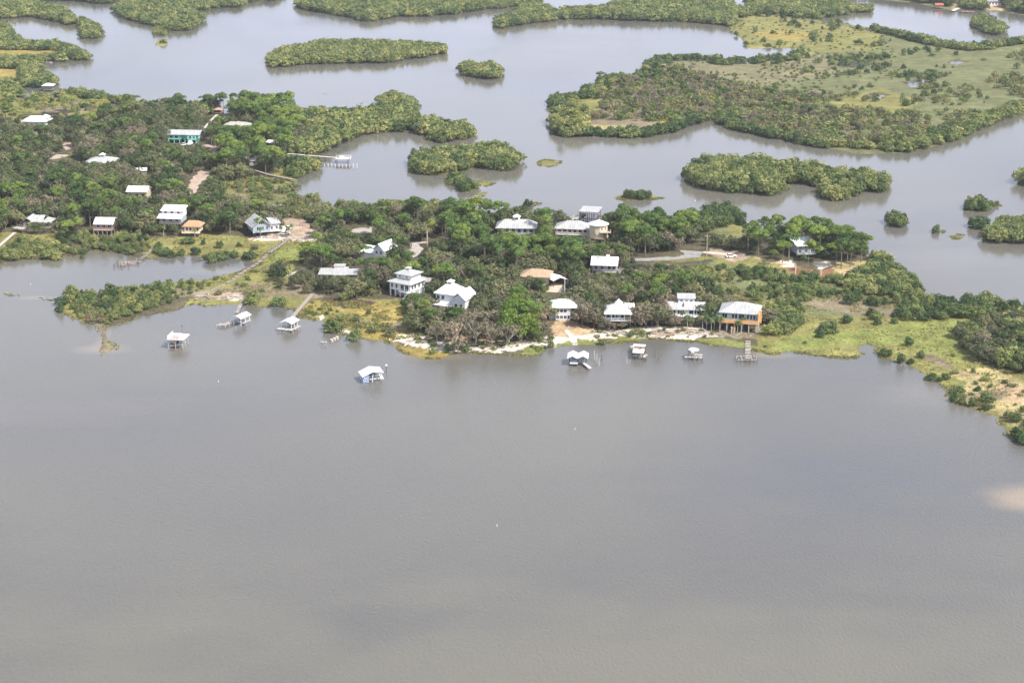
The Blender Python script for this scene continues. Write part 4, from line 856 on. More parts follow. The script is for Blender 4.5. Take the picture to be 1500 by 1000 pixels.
# double gable
e = bhouse(846, 536, -4, 'wide boathouse with twin white gables and floating gangway', 'twin gabled boathouse')
posts(e,(-2.9,0,2.9),(.4,2.8,5.2),2.9,'dark_wood'); 
MB().gable(-3.7,0,-.5,6,2.75,.9,.14,'y').gable(.003,3.7,-.3,6,2.75,.9,.14,'y').build('roof','white_metal_roof',e)
MB().box(-2.7,.1,-.4,.9,.8,1.0).box(-2.7,.1,-.45,-.4,.9,1.5).build('deck','white_paint',e); MB().box(-2.6,2.6,5.0,5.12,.6,2.6).build('wall_panel','grey_paint',e)
o=MB().box(-.5,.5,-4.4,1.6,-.06,.12).build('gangway','white_plastic',e); o.location=(2.7,-.2,.75); o.rotation_euler=(0,0,R(24))
# red wreck
e = bhouse(933, 527, -12, 'damaged boathouse with two white roof sheets and red patched middle', 'red patched boathouse')
posts(e,(-1.9,0,1.9),(.4,3.2,6.2,8.8),2.5,'piling_wood',.26)
MB().shed(-1.6,2.3,-.3,2.6,2.6,2.95,.16).build('front_roof','white_metal_roof',e); MB().shed(-2.5,1.9,6.3,9.4,2.9,2.7,.16).build('rear_roof','white_metal_roof',e)
MB().box(-2.1,1.9,2.7,6.2,2.25,2.4).build('roof_boarding','pale_wood',e)
mb=MB()
for k in range(9): a=random.uniform(0,3.14); x,y=random.uniform(-.6,1.1),random.uniform(3.3,5.7); mb.beam((x-math.cos(a)*.8,y-math.sin(a)*.7,2.44+k*.012),(x+math.cos(a)*.8,y+math.sin(a)*.7,2.46+k*.012),.42,.03)
mb.build('red_boards','red_paint',e)
mb=planks((2.6,.4),(2.6,4.2),1.3,1.0,.3,.9); planks((-2.6,8.6),(-3.6,13),1.5,1.1,.45,.9,mb=mb); mb.build('dock','pale_wood',e); b=MB(); b.beam((-1.6,1,1.0),(1.6,1,1.0),.16).beam((-1.6,2.6,1.0),(1.6,2.6,1.0),.16).build('boat_lift','white_paint',e)
# little round roof
e = bhouse(1016, 529, -5, 'little round white roofed shelter on dock with side platforms', 'round roofed shelter')
posts(e,(-1.3,1.3),(2.3,4.6),3.2,'weathered_wood',.16); r=MB(); r.ring(0,3.4,3.2,3.3,1.95,1.95,10); r.ring(0,3.4,3.303,4.0,1.95,.1,10); r.build('roof','white_metal_roof',e)
mb=planks((-3.3,3.9),(3.3,3.9),1.3,1.2,.1,1.1); planks((-3.3,1.5),(3.3,1.5),1.1,1.1,.1,1.1,mb=mb); planks((-.2,4.5),(-.6,12.5),1.2,1.2,.2,.9,mb=mb); mb.build('dock','pale_wood',e)
MB().rail([(-1.3,4.5),(-1.3,2.2),(1.3,2.2),(1.3,4.5)],1.2,1.0).build('railing','white_paint',e); piles(e,[(x,y) for x in lin(-3.2,3.2,5) for y in (.9,2.1,4.6)]+[(-.9,8),(.3,8),(-1,12),(.1,12)],1.3,'piling_wood',.13)
# ladder dock
e = walkway('slatted_dock',[(1096,499),(1095.5,512),(1095,526)],1.9,1.1,'slatted dock with missing boards ending in bare pile platform','dock','pale_wood',lambda i,n: i%2==0,False,.35,'slatted ladder dock',.9)
x0,y0=G(1096,499,1.1); 
fx,fy=G(1080,531); mb=MB(); W_=G(1109,531)[0]-fx; ox,oy=fx-x0,fy-y0
for yy in (0,4): mb.beam((ox,oy+yy,1.1),(ox+W_,oy+yy,1.1),.16)
for k in range(5): mb.beam((ox+W_*k/4,oy,1.1),(ox+W_*k/4,oy+4,1.1),.14)
mb.build('platform_frame','pale_wood',e); piles(e,[(ox+W_*k/6,oy+yy) for k in range(7) for yy in (0,4)],1.6,'piling_wood',.13)
# far tall boathouse with walkway
e = bhouse(862, 327, -14, 'tall open boathouse on high posts over the lagoon behind the round house', 'tall lagoon boathouse')
posts(e,lin(-4,4,4),(.5,4.5,8.5),5.3,'dark_wood',.24); MB().shed(-4.6,4.6,-.2,9.4,5.3,5.75,.2).build('roof','grey_metal_roof',e)
MB().box(-4.2,4.2,.3,1.6,1.8,2.0).box(-4.2,-2.8,1.6,9,1.8,2.0).box(2.8,4.2,1.6,9,1.8,2.0).build('deck','dark_wood',e); b=MB(); b.beam((-2.6,3,2.6),(2.6,3,2.6),.2).beam((-2.6,7,2.6),(2.6,7,2.6),.2).build('boat_lift','blue_tarp',e)
walkway('boardwalk',[(833,325),(846,318),(858,310)],2.2,2.4,'railed boardwalk over lagoon leading to the tall open boathouse','boardwalk','pale_wood',None,True,.08,None,prot=False)
VIS.append((832,303,884,322,327))
# hidden village docks
e = bhouse(70, 134, 0, 'far white hip roofed boathouse tucked against mangroves of the west shore', 'far west boathouse', group='far boathouses')
posts(e,(-2.6,2.6),(.4,5.6),3.6,'piling_wood'); MB().hip(-3.9,3.9,-.6,6.8,3.6,1.3,.2,2).build('roof','white_metal_roof',e); MB().box(-2.8,2.8,0,6,1.0,1.2).build('deck','weathered_wood',e)
e = bhouse(319, 168, 0, 'weathered pink gazebo at lagoon end of the wooded boardwalk', 'pink gazebo', 'gazebo', 'far boathouses'); e['category']='gazebo'
posts(e,(-2.4,2.4),(.4,5),2.8,'pink_wood'); MB().hip(-3.2,3.2,-.4,5.8,2.8,1.4,.16,.4).build('roof','pink_wood',e); MB().box(-3,3,0,5.4,.9,1.1).build('deck','pink_wood',e)
walkway('boardwalk',[(299,188),(308,177),(318,168)],1.7,2.6,'raised pale boardwalk rising through trees to the pink gazebo','boardwalk','pale_wood',None,False,.05,None)
e = walkway('fishing_pier',[(421,225),(447,227),(475,229.5),(510,232)],2.0,2.6,'long thin white pier with roofless platform reaching into the lagoon','pier','pale_wood',None,False,.05,'white lagoon pier',pile_step=5)
x0,y0=G(421,225,2.6); x,y=G(505,232,2.6); MB().box(x-x0-5,x-x0+3.4,y-y0-2.5,y-y0+3.5,2.4,2.62).build('platform','pale_wood',e); MB().rail([(x-x0-4.8,y-y0+3.3),(x-x0+3.2,y-y0+3.3),(x-x0+3.2,y-y0-2.3)],2.62,1.0).build('railing','white_paint',e); MB().box(x-x0-3,x-x0-.5,y-y0,y-y0+2,2.62,3.5).build('bench','white_paint',e)
for i in range(11):
    px = 470+i*5.3; x,y=G(px,243.5+i*.25); o=MB().ring(0,0,-.8,1.5+(.9 if i>8 else .2*random.random()),.19,.17,6).build('mooring_pile','white_paint'); o.location=(x,y,0)
    tag(o,('tall ' if i>8 else 'short ')+'white mooring pile, %s in row below the white pier'%['first','second','third','fourth','fifth','sixth','seventh','eighth','ninth','tenth','last'][i],'piling','white mooring piles in a row')
walkway('boardwalk',[(372,249),(395,256),(432,263)],1.5,1.6,'low boardwalk across marsh grass, dark broken end in lagoon','boardwalk','weathered_wood',None,False,.1,'low marsh boardwalk')
walkway('jetty',[(399,300),(424,300)],2.4,1.2,'short pale jetty in grass north of gabled house','jetty','pale_wood',None,False,.1,None)
# west cove docks
walkway('boardwalk',[(-6,364),(22,340)],1.5,1.6,'pale boardwalk crossing marsh at the far west edge','boardwalk','pale_wood',None,False,.05,'west marsh boardwalk')
x,y,z=place(29,341); e=empty('viewing_platform',(x,y,z),R(-28),'small square railed platform at woodland end of west marsh boardwalk','platform'); MB().box(-3,3,-1.6,1.8,1.8,2.0).build('deck','pale_wood',e); MB().rail([(-3,-1.5),(3,-1.5),(3,1.7),(-3,1.7)],2.0,.9).build('railing','pale_wood',e); stilts(e,(-2.8,0,2.8),(-1.4,1.6),1.8,'piling_wood',.2); VIS.append((20,332,38,343,342)); FOOT.append((x,y,4))
e = walkway('ruined_dock',[(224,363),(216,372),(206,379)],1.8,.9,'ruined dock whose last boards straggle into the cove','dock','weathered_wood',lambda i,n: i%3!=1,False,.4,'ruined cove dock')
x0,y0=G(224,363,.9); x,y=G(182,386,.9); mb=MB()
for i in range(14):
    a=Vector((x-x0+random.uniform(-3,5),y-y0+random.uniform(-3,4),.55+random.uniform(0,.3))); an=random.uniform(.2,.7); b_=a+Vector((math.cos(an)*2.6,math.sin(an)*2.6,random.uniform(-.1,.2))); mb.beam(a,b_,.4,.07)
mb.build('loose_boards','pink_wood',e); piles(e,[(x-x0+random.uniform(-4,6),y-y0+random.uniform(-4,5)) for _ in range(18)]+[(G(px,py)[0]-x0,G(px,py)[1]-y0) for px,py in ((196,382),(199,384),(203,382),(206,380.5),(209,379),(212,377))],1.5,'piling_wood',.12)
walkway('boardwalk',[(419,353),(405,363),(394,370)],1.5,1.5,'weathered boardwalk from debris strewn yard across bright marsh grass','boardwalk','weathered_wood',None,True,.1,'bright marsh boardwalk')
walkway('ruined_boardwalk',[(394,370),(384,380),(375,387),(362,394),(340,410),(318,421),(296,434)],1.7,.8,'broken boardwalk of scattered planks crossing the grass spit','boardwalk','weathered_wood',lambda i,n: (i*7)%5>0,False,.35,'broken spit boardwalk')
walkway('stepping_dock',[(356,438),(351,449),(347,458)],1.4,.7,'remnant stepped dock between sand spit and gabled boathouse','dock','pale_wood',lambda i,n: i%2==0,False,.3,None)
walkway('jetty',[(447,392),(432,399),(420,404)],1.6,.9,'narrow pale jetty lying in grass below the low house','jetty','pale_wood',None,False,.1,'narrow grass jetty')
walkway('plank_path',[(382,420),(374,424)],1.6,.8,'short loose plank walk in brown marsh','boardwalk','weathered_wood',None,False,.2,None)
# far docks top right
e = bhouse(1376, 13, 0, 'far dock shelter with faded red roof at the top edge', 'far red roofed dock', group='far boathouses'); posts(e,(-3,3),(.5,5),3,'piling_wood'); MB().gable(-4,4,-.5,6,3,1.6,.2).build('roof','rusty_roof',e); MB().box(-3.4,3.4,0,5.5,.9,1.1).build('deck','pink_wood',e)
walkway('fishing_pier',[(1408,17),(1428,18)],3,1.2,'far pinkish pier along the tree lined town shore','pier','pink_wood',None,True,.05,None,prot=False)
walkway('jetty',[(1396,16),(1404,12)],3,1.0,'far pale jetty beside the pink pier','jetty','white_paint',None,False,.05,None,prot=False)
e = bhouse(1261, 4, 0, 'far brown fishing shack over water by round islet', 'far fishing shack', group='far boathouses'); posts(e,lin(-4,4,4),(.5,5),2,'dark_wood'); MB().box(-4.2,4.2,.3,5.2,2,4.4).build('wall','pink_wood',e); MB().gable(-4.8,4.8,-.3,5.8,4.3,1.4,.2).build('roof','beige_roof',e)
# stray piles
for i,(px,py,hh,lab) in enumerate([(871,527,3.4,'tall pale pile nearest the twin gabled boathouse'),(874,531,3.2,'leaning pale pile beside twin gabled boathouse gangway'),(877,536,2.8,'pale pile standing farthest out from twin gabled boathouse'),(882,529,2.6,'thin dark pile between twin gabled and red patched boathouses'),(918,533,2.8,'pale pile off the red patched boathouse, landward side'),(946,530,2.4,'dark pile just beyond the red patched boathouse'),(960,523,2.6,'lone dark pile between red patched boathouse and round shelter'),(965,528,1.6,'short dark stub pile near the round roofed shelter')]):
    x,y=G(px,py); o=MB().tube([(0,0,-1.2),(.15*(i%3-1),.1,hh)],[.16,.14]).build('mooring_pile','pale_wood' if i<3 or i==4 else 'piling_wood'); o.location=(x,y,0); tag(o,lab,'piling','loose mooring piles')
x,y=G(474,505); e=empty('dock_remnant',(x,y,0),R(-20),'small T shaped dock remnant standing off the grass point','dock remnant'); MB().box(-1.2,1.2,-.3,.3,1.0,1.2).build('cap_beam','pale_wood',e); piles(e,[(-.9,0),(.6,0)],1.0,'pale_wood',.15)
for i,(px,py,w_) in enumerate([(486,500,'outermost'),(490,498,'middle'),(494,496,'innermost')]):
    x,y=G(px,py); o=MB().ring(0,0,-1,.75,.62,.55,8).ring(0,0,.753,.9,.68,.6,8).build('pile_stump','pale_wood'); o.location=(x,y,0); tag(o,f'{w_} of three squat pale stumps off the grass point','stump','squat stumps in a row')
# white buoys
for px,py,lab in [(909,313,'white channel marker in lagoon beyond the round house'),(842,629,'tiny white buoy alone in wide open bay'),(728,770,'faint white float lowest in the open bay'),(45,417,'white float drifting in the west cove'),(320,559,'faint white float near square terraced boathouse'),(1018,295,'white marker stick in lagoon near mangrove point')]:
    x,y=G(px,py); k_=1 if py<320 else .5; o=MB().ring(0,0,-.2,.3*k_,.26*k_,.3*k_,8).ring(0,0,.3*k_+.003,1.4*k_,.13*k_,.06*k_,8).build('buoy','white_plastic'); o.location=(x,y,0); tag(o,lab,'buoy')
# ------------------------------------------------------------------ vehicles
def car(px, py, rot, label, paint, L_=4.5, van=False, cat='car'):
    x,y,z=place(px,py); e=empty('parked_van' if van else 'parked_car',(x,y,z+.03),R(rot),label,cat); FOOT.append((x,y,3.2)); VIS.append((px-7,py-8,px+7,py,py))
    w=.9; hb=1.0 if not van else 1.2; ht=1.5 if not van else 2.3
    p=[(-L_/2,.35),(-L_/2,.85),(-L_*.42,hb),(L_*.28,hb),(L_/2*.98,.8),(L_/2,.35)]
    n=len(p); b=MB().add([(a,-w,c) for a,c in p]+[(a,w,c) for a,c in p],[tuple(reversed(range(n))),tuple(range(n,2*n))]+[(i,(i+1)%n,(i+1)%n+n,i+n) for i in range(n)]).build('body',paint,e)
    q=[(-L_*.40,hb+.003),(-L_*.34,ht),(L_*(.05 if not van else .2),ht),(L_*(.2 if not van else .29),hb+.003)]
    MB().add([(a,-w*.88,c) for a,c in q]+[(a,w*.88,c) for a,c in q],[(3,2,1,0),(4,5,6,7),(0,1,5,4),(1,2,6,5),(2,3,7,6),(3,0,4,7)]).build('cabin','glass' if not van else paint,e)
    MB().box(-L_*.33,L_*(.04 if not van else .19),-w*.86,w*.86,ht+.003,ht+.06).build('roof',paint,e)
    for sx in (-1,1):
        for sy in (-1,1):
            mb=MB(); mb.ring(0,0,-.12,.12,.34,.34,10); o=mb.build('wheel','rubber',e); o.location=(sx*L_*.31,sy*.86,.34); o.rotation_euler=(R(90),0,0)
car(414,340,60,'white van parked in debris strewn yard, roof highest','car_white',5.2,True,'van'); car(421,336.5,150,'white pickup sized car behind the white van','car_white'); car(418,345,20,'white car nearest boardwalk in debris strewn yard','car_white')
car(1071,378,8,'white car parked on sandy track under oak east of road','car_white'); car(927,386,-80,'dark car at end of paved road beside skylight house','car_dark')
car(270,214,70,'white car parked under turquoise house','car_white'); car(279,213,80,'white van parked beside turquoise house corner','car_white',5.0,True,'van')
# ------------------------------------------------------------------ utility poles
for px,py,hh,lab,cross,mt in [(626,361,6.6,'thick pale utility pole at the bend of gravel road',0,'pale_wood'),(523,328,7.5,'utility pole with crossarm beside the round clearing',1,'piling_wood'),(1035,376,9.5,'pale utility pole with crossarm at end of paved road',1,'pale_wood'),(648,352,5.5,'thin utility pole beyond the gravel road bend',1,'piling_wood'),(827,437,8.5,'pale pole beside the sandy carport drive',0,'white_paint'),(1165,403,4.5,'short white post at near edge of red soil',0,'white_paint'),(1202,409,5.5,'taller white post with arm at edge of red soil',1,'white_paint'),(375,243,5,'white post under pines near pale shed',0,'white_paint'),(310,213,4,'white post at dark hollow beside turquoise house',0,'white_paint')]:
    x,y,z=place(px,py); e=empty('utility_pole' if hh>5 else 'white_post',(x,y,z),0,lab,'pole'); MB().tube([(0,0,-.5),(0,0,hh)],[.3 if px==626 else .16,.26 if px==626 else .12]).build('shaft',mt,e)
    if cross: MB().box(-(1.1 if hh>5.6 else .5),(1.1 if hh>5.6 else .5),-.07,.07,hh-.8,hh-.65).build('crossarm',mt,e)
    VIS.append((px-3,py-hh*S(py)*.95,px+3,py,py)); FOOT.append((x,y,1.0))
    LM.append((lab.split(' at ')[0].split(' with ')[0].split(' beside ')[0].split(' under ')[0].split(' beyond ')[0], x, y)) if px in (626,1035) else None
# ------------------------------------------------------------------ roads and tracks laid over the ground
def strip(name, pts, w, c, label, prot=True):
    if name not in M: mat(name, c, .95, .14, .6)
    P=[]
    for (a,b) in zip(pts[:-1],pts[1:]):
        A=Vector(G(*a[:2])); Bv=Vector(G(*b[:2])); n=max(2,int((Bv-A).length/2.5))
        wa=a[2] if len(a)>2 else w; wb=b[2] if len(b)>2 else w
        for i in range(n): P.append((A.lerp(Bv,i/n),wa+(wb-wa)*i/n))
    P.append((Vector(G(*pts[-1][:2])),pts[-1][2] if len(pts[-1])>2 else w))
    xs=[];v=[];f=[]
    for i,(p,ww) in enumerate(P):
        d=(P[min(i+1,len(P)-1)][0]-P[max(i-1,0)][0]).normalized(); s=Vector((-d.y,d.x))
        for k in (-1,-.33,.33,1):
            q=p+s*k*(ww/2)*(1+.22*math.sin(i*1.7+k)+.15*math.sin(i*.6)) ; xs.append((q.x,q.y))
    A=np.array(xs); zz=zof(sdf(A[:,0],A[:,1])); v=[(x,y,float(max(z,.1))+.14) for (x,y),z in zip(xs,zz)]
    for i in range(len(P)-1):
        for k in range(3): f.append((i*4+k+1,i*4+k,i*4+k+4,i*4+k+5))
    o=MB().add(v,f).build(name,name); o['kind']='structure'; o['label']=label
    if prot:
        for (p,ww) in P:
            px,py=PXY(p.x,p.y); VIS.append((px-ww*S(py)*.4,py-2,px+ww*S(py)*.4,py+1,py+2)); FOOT.append((p.x,p.y,ww*.5+.6))
    return o
strip('dirt_road',[(277,287,5),(287,270,6),(303,252,8)],5,(.44,.34,.27),'pinkish dirt road through oaks'); LM.append(('pink dirt road',*G(290,268)))
strip('gravel_road',[(598,381,4),(605,374,6),(611,367,6),(606,360,4),(626,358,3)],5,(.40,.36,.32),'pale gravel road bend in woods'); LM.append(('gravel road bend',*G(608,368)))
strip('gravel_clearing',[(522,338,4),(532,341,12),(545,341,10)],9,(.38,.34,.29),'round gravel clearing'); LM.append(('round gravel clearing',*G(535,340)))
strip('paved_road',[(928,384,4),(960,383,4.5),(1000,381,5),(1012,378,8),(1017,371,10)],5,(.29,.28,.265),'paved lane ending in turnaround'); LM.append(('paved lane turnaround',*G(1014,375)))
strip('sand_track',[(1030,373,3),(1048,374,4),(1075,378,4)],4,(.55,.45,.35),'sandy track off the lane')
strip('sand_drive',[(812,432,6),(817,424,7),(822,418,5)],6,(.55,.45,.36),'sandy carport drive')
strip('hollow_track',[(300,215,4),(320,218,7),(308,224,5)],5,(.42,.32,.25),'bare track in wooded hollow'); strip('garden_path',[(98,212,5),(102,222,6)],5,(.45,.34,.28),'pale clearing track'); strip('garden_track',[(76,236,4),(88,231,8),(98,232,5)],6,(.42,.36,.28),'pale clearing in oaks')
strip('sand_path',[(828,487,1.6),(836,493,1.8),(841,503,2.2)],1.8,(.62,.56,.48),'white sand footpath to water')
FOOT.append((*G(437,327),4)); VIS.append((430,319,460,326,328)); VIS.append((372,346,465,358,360)); VIS.append((812,478,870,500,502)); VIS.append((1140,384,1285,401,409))
# ------------------------------------------------------------------ debris and rocks
mb=MB()
for k in range(420):
    t=random.random(); px=random.choice([random.uniform(370,412),random.uniform(412,468),random.uniform(440,468)]); py=351+random.gauss(0,1.6)-(0 if px<412 else -1.5)+(px-412)*.06*(px>412)
    x,y=G(px,py); z=.6+random.uniform(0,.5); a=random.uniform(0,3.14); l=random.uniform(.3,1.5); mb.beam((x-math.cos(a)*l,y-math.sin(a)*l,z),(x+math.cos(a)*l,y+math.sin(a)*l,z+random.uniform(-.2,.3)),random.uniform(.1,.6),.12,random.randrange(4))
tag(mb.build('storm_debris',['pink_wood','pale_wood','white_plastic','weathered_wood']),'storm wrack of broken boards along yard edge','debris',kind='stuff')
mb=MB()
for k in range(900):
    u=random.random(); 
    if u<.42: px=random.uniform(860,1062); py=488+random.gauss(0,2.6)
    elif u<.75: px=random.uniform(600,800); py=499+7*math.sin((px-600)/200*3.14)+random.gauss(0,2.8)
    elif u<.9: px=random.uniform(285,360); py=438+random.gauss(0,1.7)
    else: px=random.uniform(1035,1110); py=492+random.gauss(0,2)
    x,y=G(px,py); z=.55+random.uniform(-.1,.25); a=random.gauss(.1,.6); l=random.uniform(.2,1.6); mb.beam((x-math.cos(a)*l,y-math.sin(a)*l,z),(x+math.cos(a)*l,y+math.sin(a)*l,z),random.uniform(.08,.3),.15,random.randrange(3))
tag(mb.build('beach_wrack',['weathered_wood','dark_wood','pale_wood']),'driftwood and wrack scattered along the sandy shore','driftwood',kind='stuff')
for px,py,rot,lab in [(403,330,0,''),]: pass
x,y,z=place(445,331); mb=MB()
for k in range(60):
    a=random.uniform(0,6.28); q=random.random()**.6*3.6; zz=max(0,1.0*(1-q/3.6))*random.random(); s_=random.uniform(.25,.7); cx,cy=q*math.cos(a),q*math.sin(a)*.6
    mb.beam((cx-s_,cy-s_*.3,zz),(cx+s_,cy+s_*.4,zz+random.uniform(-.1,.3)),s_*1.1,s_*.8,random.randrange(2))
o=mb.build('rubble_heap',['debris_mix','pink_wood']); o.location=(x,y,z-.1); tag(o,'pinkish rubble heap behind the blue grey gabled house','rubble heap')
# ------------------------------------------------------------------ plants: a few crowns and trunks of each kind, then copies
def leaves(lobes, n, size, rs, zmin=-.45, tilt=.55, inner=.12, flat=1.0):
    lobes = np.array(lobes, float)            # x y z r
    w = lobes[:, 3]**2; k = rs.choice(len(lobes), n, p=w/w.sum())
    v = rs.normal(size=(n*3, 3)); v /= np.linalg.norm(v, axis=1)[:, None]; v = v[v[:, 2] > zmin][:n]
    while len(v) < n: v = np.concatenate([v, v])[:n]
    rad = lobes[k, 3]*(1-inner*rs.random(n)**.5*2+.10*rs.normal(size=n))
    off = v*rad[:, None]; off[:, 2] *= flat
    c = lobes[k, :3]+off
    nr = v+tilt*rs.normal(size=(n, 3)); nr /= np.linalg.norm(nr, axis=1)[:, None]
    t1 = np.cross(nr, rs.normal(size=(n, 3))); t1 /= np.linalg.norm(t1, axis=1)[:, None]; t2 = np.cross(nr, t1)
    a = (size*(.6+.8*rs.random(n)))[:, None]; b = a*(.55+.4*rs.random(n))[:, None]
    q = np.stack([c-t1*a, c-t2*b, c+t1*a*.9, c+t2*b], 1).reshape(-1, 3)
    lobelight = rs.random(len(lobes))[k]
    return q, np.clip(.5*rs.random(n)+.5*lobelight, 0, 1)
def crown_mangrove(rs, s=1):
    L = [(0, 0, 2.2, 2.0)]
    for i in range(8):
        a = i*.785+rs.random()*.6; r = 1.1+.9*rs.random(); L.append((r*math.cos(a), r*math.sin(a), .9+1.9*rs.random(), 1.0+.55*rs.random()))
    for i in range(3): L.append((rs.normal()*.8, rs.normal()*.8, 3.3+.7*rs.random(), .8+.4*rs.random()))
    return leaves(L, 560, .34, rs, -.6, .32, .08)
def crown_oak(rs):
    L = [(0, 0, 5.2, 2.6)]
    for i in range(11):
        a = i*.571+rs.random()*.5; r = 1.6+2.2*rs.random(); L.append((r*math.cos(a), r*math.sin(a), 3.8+2.6*rs.random()-.25*r, 1.3+.8*rs.random()))
    for i in range(4): L.append((rs.normal()*1.3, rs.normal()*1.3, 6.6+.9*rs.random(), 1.0+.5*rs.random()))
    return leaves(L, 1150, .38, rs, -.5, .42, .12)
def crown_pine(rs):
    L = []
    for i in range(9):
        a = i*2.4+rs.random(); r = 3.0*rs.random()**.6; L.append((r*math.cos(a), r*math.sin(a), 9.6+2.4*rs.random()-.28*r, 1.15+.7*rs.random()))
    L.append((0, 0, 11.6, 1.9)); L.append((rs.normal()*.7, rs.normal()*.7, 8.0, 1.2))
    return leaves(L, 1050, .33, rs, -.4, .42, .1, .75)
def crown_bright(rs):
    L = []
    for i in range(12):
        a = i*2.4+rs.random(); r = 3.3*rs.random()**.5; L.append((r*math.cos(a), r*math.sin(a), 3.5+4.5*(i/12)+rs.random()-.2*r, 1.3+.8*rs.random()))
    return leaves(L, 1250, .35, rs, -.5, .4, .1, .85)
def crown_bare(rs, n=640):
    L = []
    for i in range(13):
        a = i*2.4+rs.random(); r = 3.4*rs.random()**.6; L.append((r*math.cos(a), r*math.sin(a), 4.2+3.0*rs.random()-.2*r, .8+.7*rs.random()))
    return leaves(L, n, .34, rs, -.6, .7, .3)
def crown_shrub(rs):
    L = [(0, 0, .6, .8)]
    for i in range(5):
        a = i*1.26+rs.random(); r = .7*rs.random()+.3; L.append((r*math.cos(a), r*math.sin(a), .3+.6*rs.random(), .5+.3*rs.random()))
    return leaves(L, 150, .22, rs, -.5)
def crown_palm(rs):
    Q = []; lf = []
    for i in range(20):
        a = i*2.4+rs.normal()*.2; el = 1.0-1.5*(i/20); l = 1.7+.5*rs.random(); pr = None
        for j in range(5):
            t = j/4; rr = l*t*math.cos(el*(1-.3*t)); zz = 5.2+l*t*math.sin(el)-1.1*t*t; w = .34*math.sin(math.pi*min(.98, t*.9+.12))
            p = np.array((rr*math.cos(a), rr*math.sin(a), zz)); s = np.array((-math.sin(a), math.cos(a), 0))*w
            cur = (p-s, p+s)
            if pr is not None: Q += [pr[0], pr[1], cur[1], cur[0]]; lf.append(rs.random())
            pr = cur
    return np.array(Q), np.array(lf)
def trunk(kind, rs):
    m = MB()
    if kind == 'pine':
        b = rs.normal()*.3; m.tube([(0,0,-.4),(b*.3,0,4),(b,.1,8),(b*1.1,0,11.3)],[.26,.21,.16,.06],6)
        for i in range(7): a = i*2.4; z = 7+i*.55; m.tube([(b*.9,0,z),(b*.9+2*math.cos(a),2*math.sin(a),z+1.3)],[.08,.03],4)
    elif kind == 'palm': m.tube([(0,0,-.3),(.12,.05,2.5),(.05,0,5.2)],[.2,.16,.15],6)
    elif kind == 'bare':
        m.tube([(0,0,-.3),(.1,0,2.0),(.2,.1,3.2)],[.27,.22,.18],6)
        for i in range(9):
            a = i*2.4+rs.random()*.4; l = 2.2+1.6*rs.random(); z = 1.8+1.3*rs.random()
            p = (.15+.6*l*math.cos(a), .6*l*math.sin(a), z+1.8+rs.random()); m.tube([(.15,.05,z),p,(p[0]+l*.5*math.cos(a+.4),p[1]+l*.5*math.sin(a+.4),p[2]+1.5+rs.random())],[.13,.08,.025],5)
            m.tube([p,(p[0]+l*.4*math.cos(a-.7),p[1]+l*.4*math.sin(a-.7),p[2]+1.4)],[.06,.02],4)
    else:
        m.tube([(0,0,-.3),(.1,.05,2.2),(.15,0,4.2)],[.34,.27,.2],6)
        for i in range(6): a = i*1.05+rs.random()*.4; m.tube([(.1,.03,1.9+.3*i%2),(1.6*math.cos(a),1.6*math.sin(a),3.8),(2.7*math.cos(a),2.7*math.sin(a),5.2)],[.18,.11,.04],5)
    return m
CROWN = {'mangrove': crown_mangrove, 'oak': crown_oak, 'pine': crown_pine, 'bright': crown_bright, 'bare': crown_bare, 'shrub': crown_shrub, 'palm': crown_palm}
HT = {'mangrove': 4.4, 'oak': 8.0, 'pine': 13.0, 'bright': 9.5, 'bare': 8.0, 'shrub': 1.5, 'palm': 6.2}       # metres of the model
RD = {'mangrove': 2.8, 'oak': 4.3, 'pine': 3.8, 'bright': 4.3, 'bare': 4.2, 'shrub': 1.4, 'palm': 1.9}
CB = {'mangrove': 0, 'oak': .25, 'pine': .55, 'bright': .15, 'bare': .35, 'shrub': 0, 'palm': .6}              # where the crown starts
NAME = {'mangrove': 'mangrove_bush', 'oak': 'oak_tree', 'pine': 'pine_tree', 'bright': 'broadleaf_tree', 'bare': 'thin_leaved_tree', 'shrub': 'marsh_shrub', 'palm': 'palm_tree'}
SAY = {'mangrove': 'mangrove bush', 'oak': 'oak', 'pine': 'pine', 'bright': 'leafy tree', 'bare': 'thin leaved tree', 'shrub': 'marsh shrub', 'snag': 'dead pale tree', 'palm': 'palm'}
TRK = {'oak': 'bark', 'pine': 'bark', 'bright': 'bark', 'bare': 'pale_bark', 'palm': 'pale_bark'}
def lfmesh(name, q, lf, mats, tv=None, mi=None):
    me = npmesh(name, q, np.arange(len(q)).reshape(-1, 4), mats)
    a = me.attributes.new('lf', 'FLOAT', 'FACE'); a.data.foreach_set('value', lf.astype(np.float32))
    if tv is not None: a = me.attributes.new('tv', 'FLOAT', 'FACE'); a.data.foreach_set('value', tv.astype(np.float32))
    if mi is not None: me.polygons.foreach_set('material_index', mi.astype(np.int32))
    return me
PROTO = {}
for kind, fn in CROWN.items():
    for vi in range(4):
        rs = np.random.default_rng(hash((len(kind), ord(kind[0]), vi)) % 9999)
        q, lf = fn(rs)
        t = trunk(kind, rs) if kind in TRK else None
        tq = None
        if t: tq = np.array([t.v[i] for f in t.f if len(f) == 4 for i in f])
        for colr in LEAF[kind]:
            m = f'{kind}_{colr}'
            cm = lfmesh(NAME[kind]+'_crown', q, lf, [m])
            tm = None; mm = cm
            if tq is not None:
                tm = lfmesh(NAME[kind]+'_trunk', tq, np.full(len(tq)//4, .5), [TRK[kind]])
                mm = lfmesh(NAME[kind], np.concatenate([q, tq]), np.concatenate([lf, np.full(len(tq)//4, .5)]), [m, TRK[kind]], None, np.concatenate([np.zeros(len(lf)), np.ones(len(tq)//4)]))
            PROTO[kind, colr, vi] = (cm, tm, mm)
    PROTO[kind] = (q, lf)

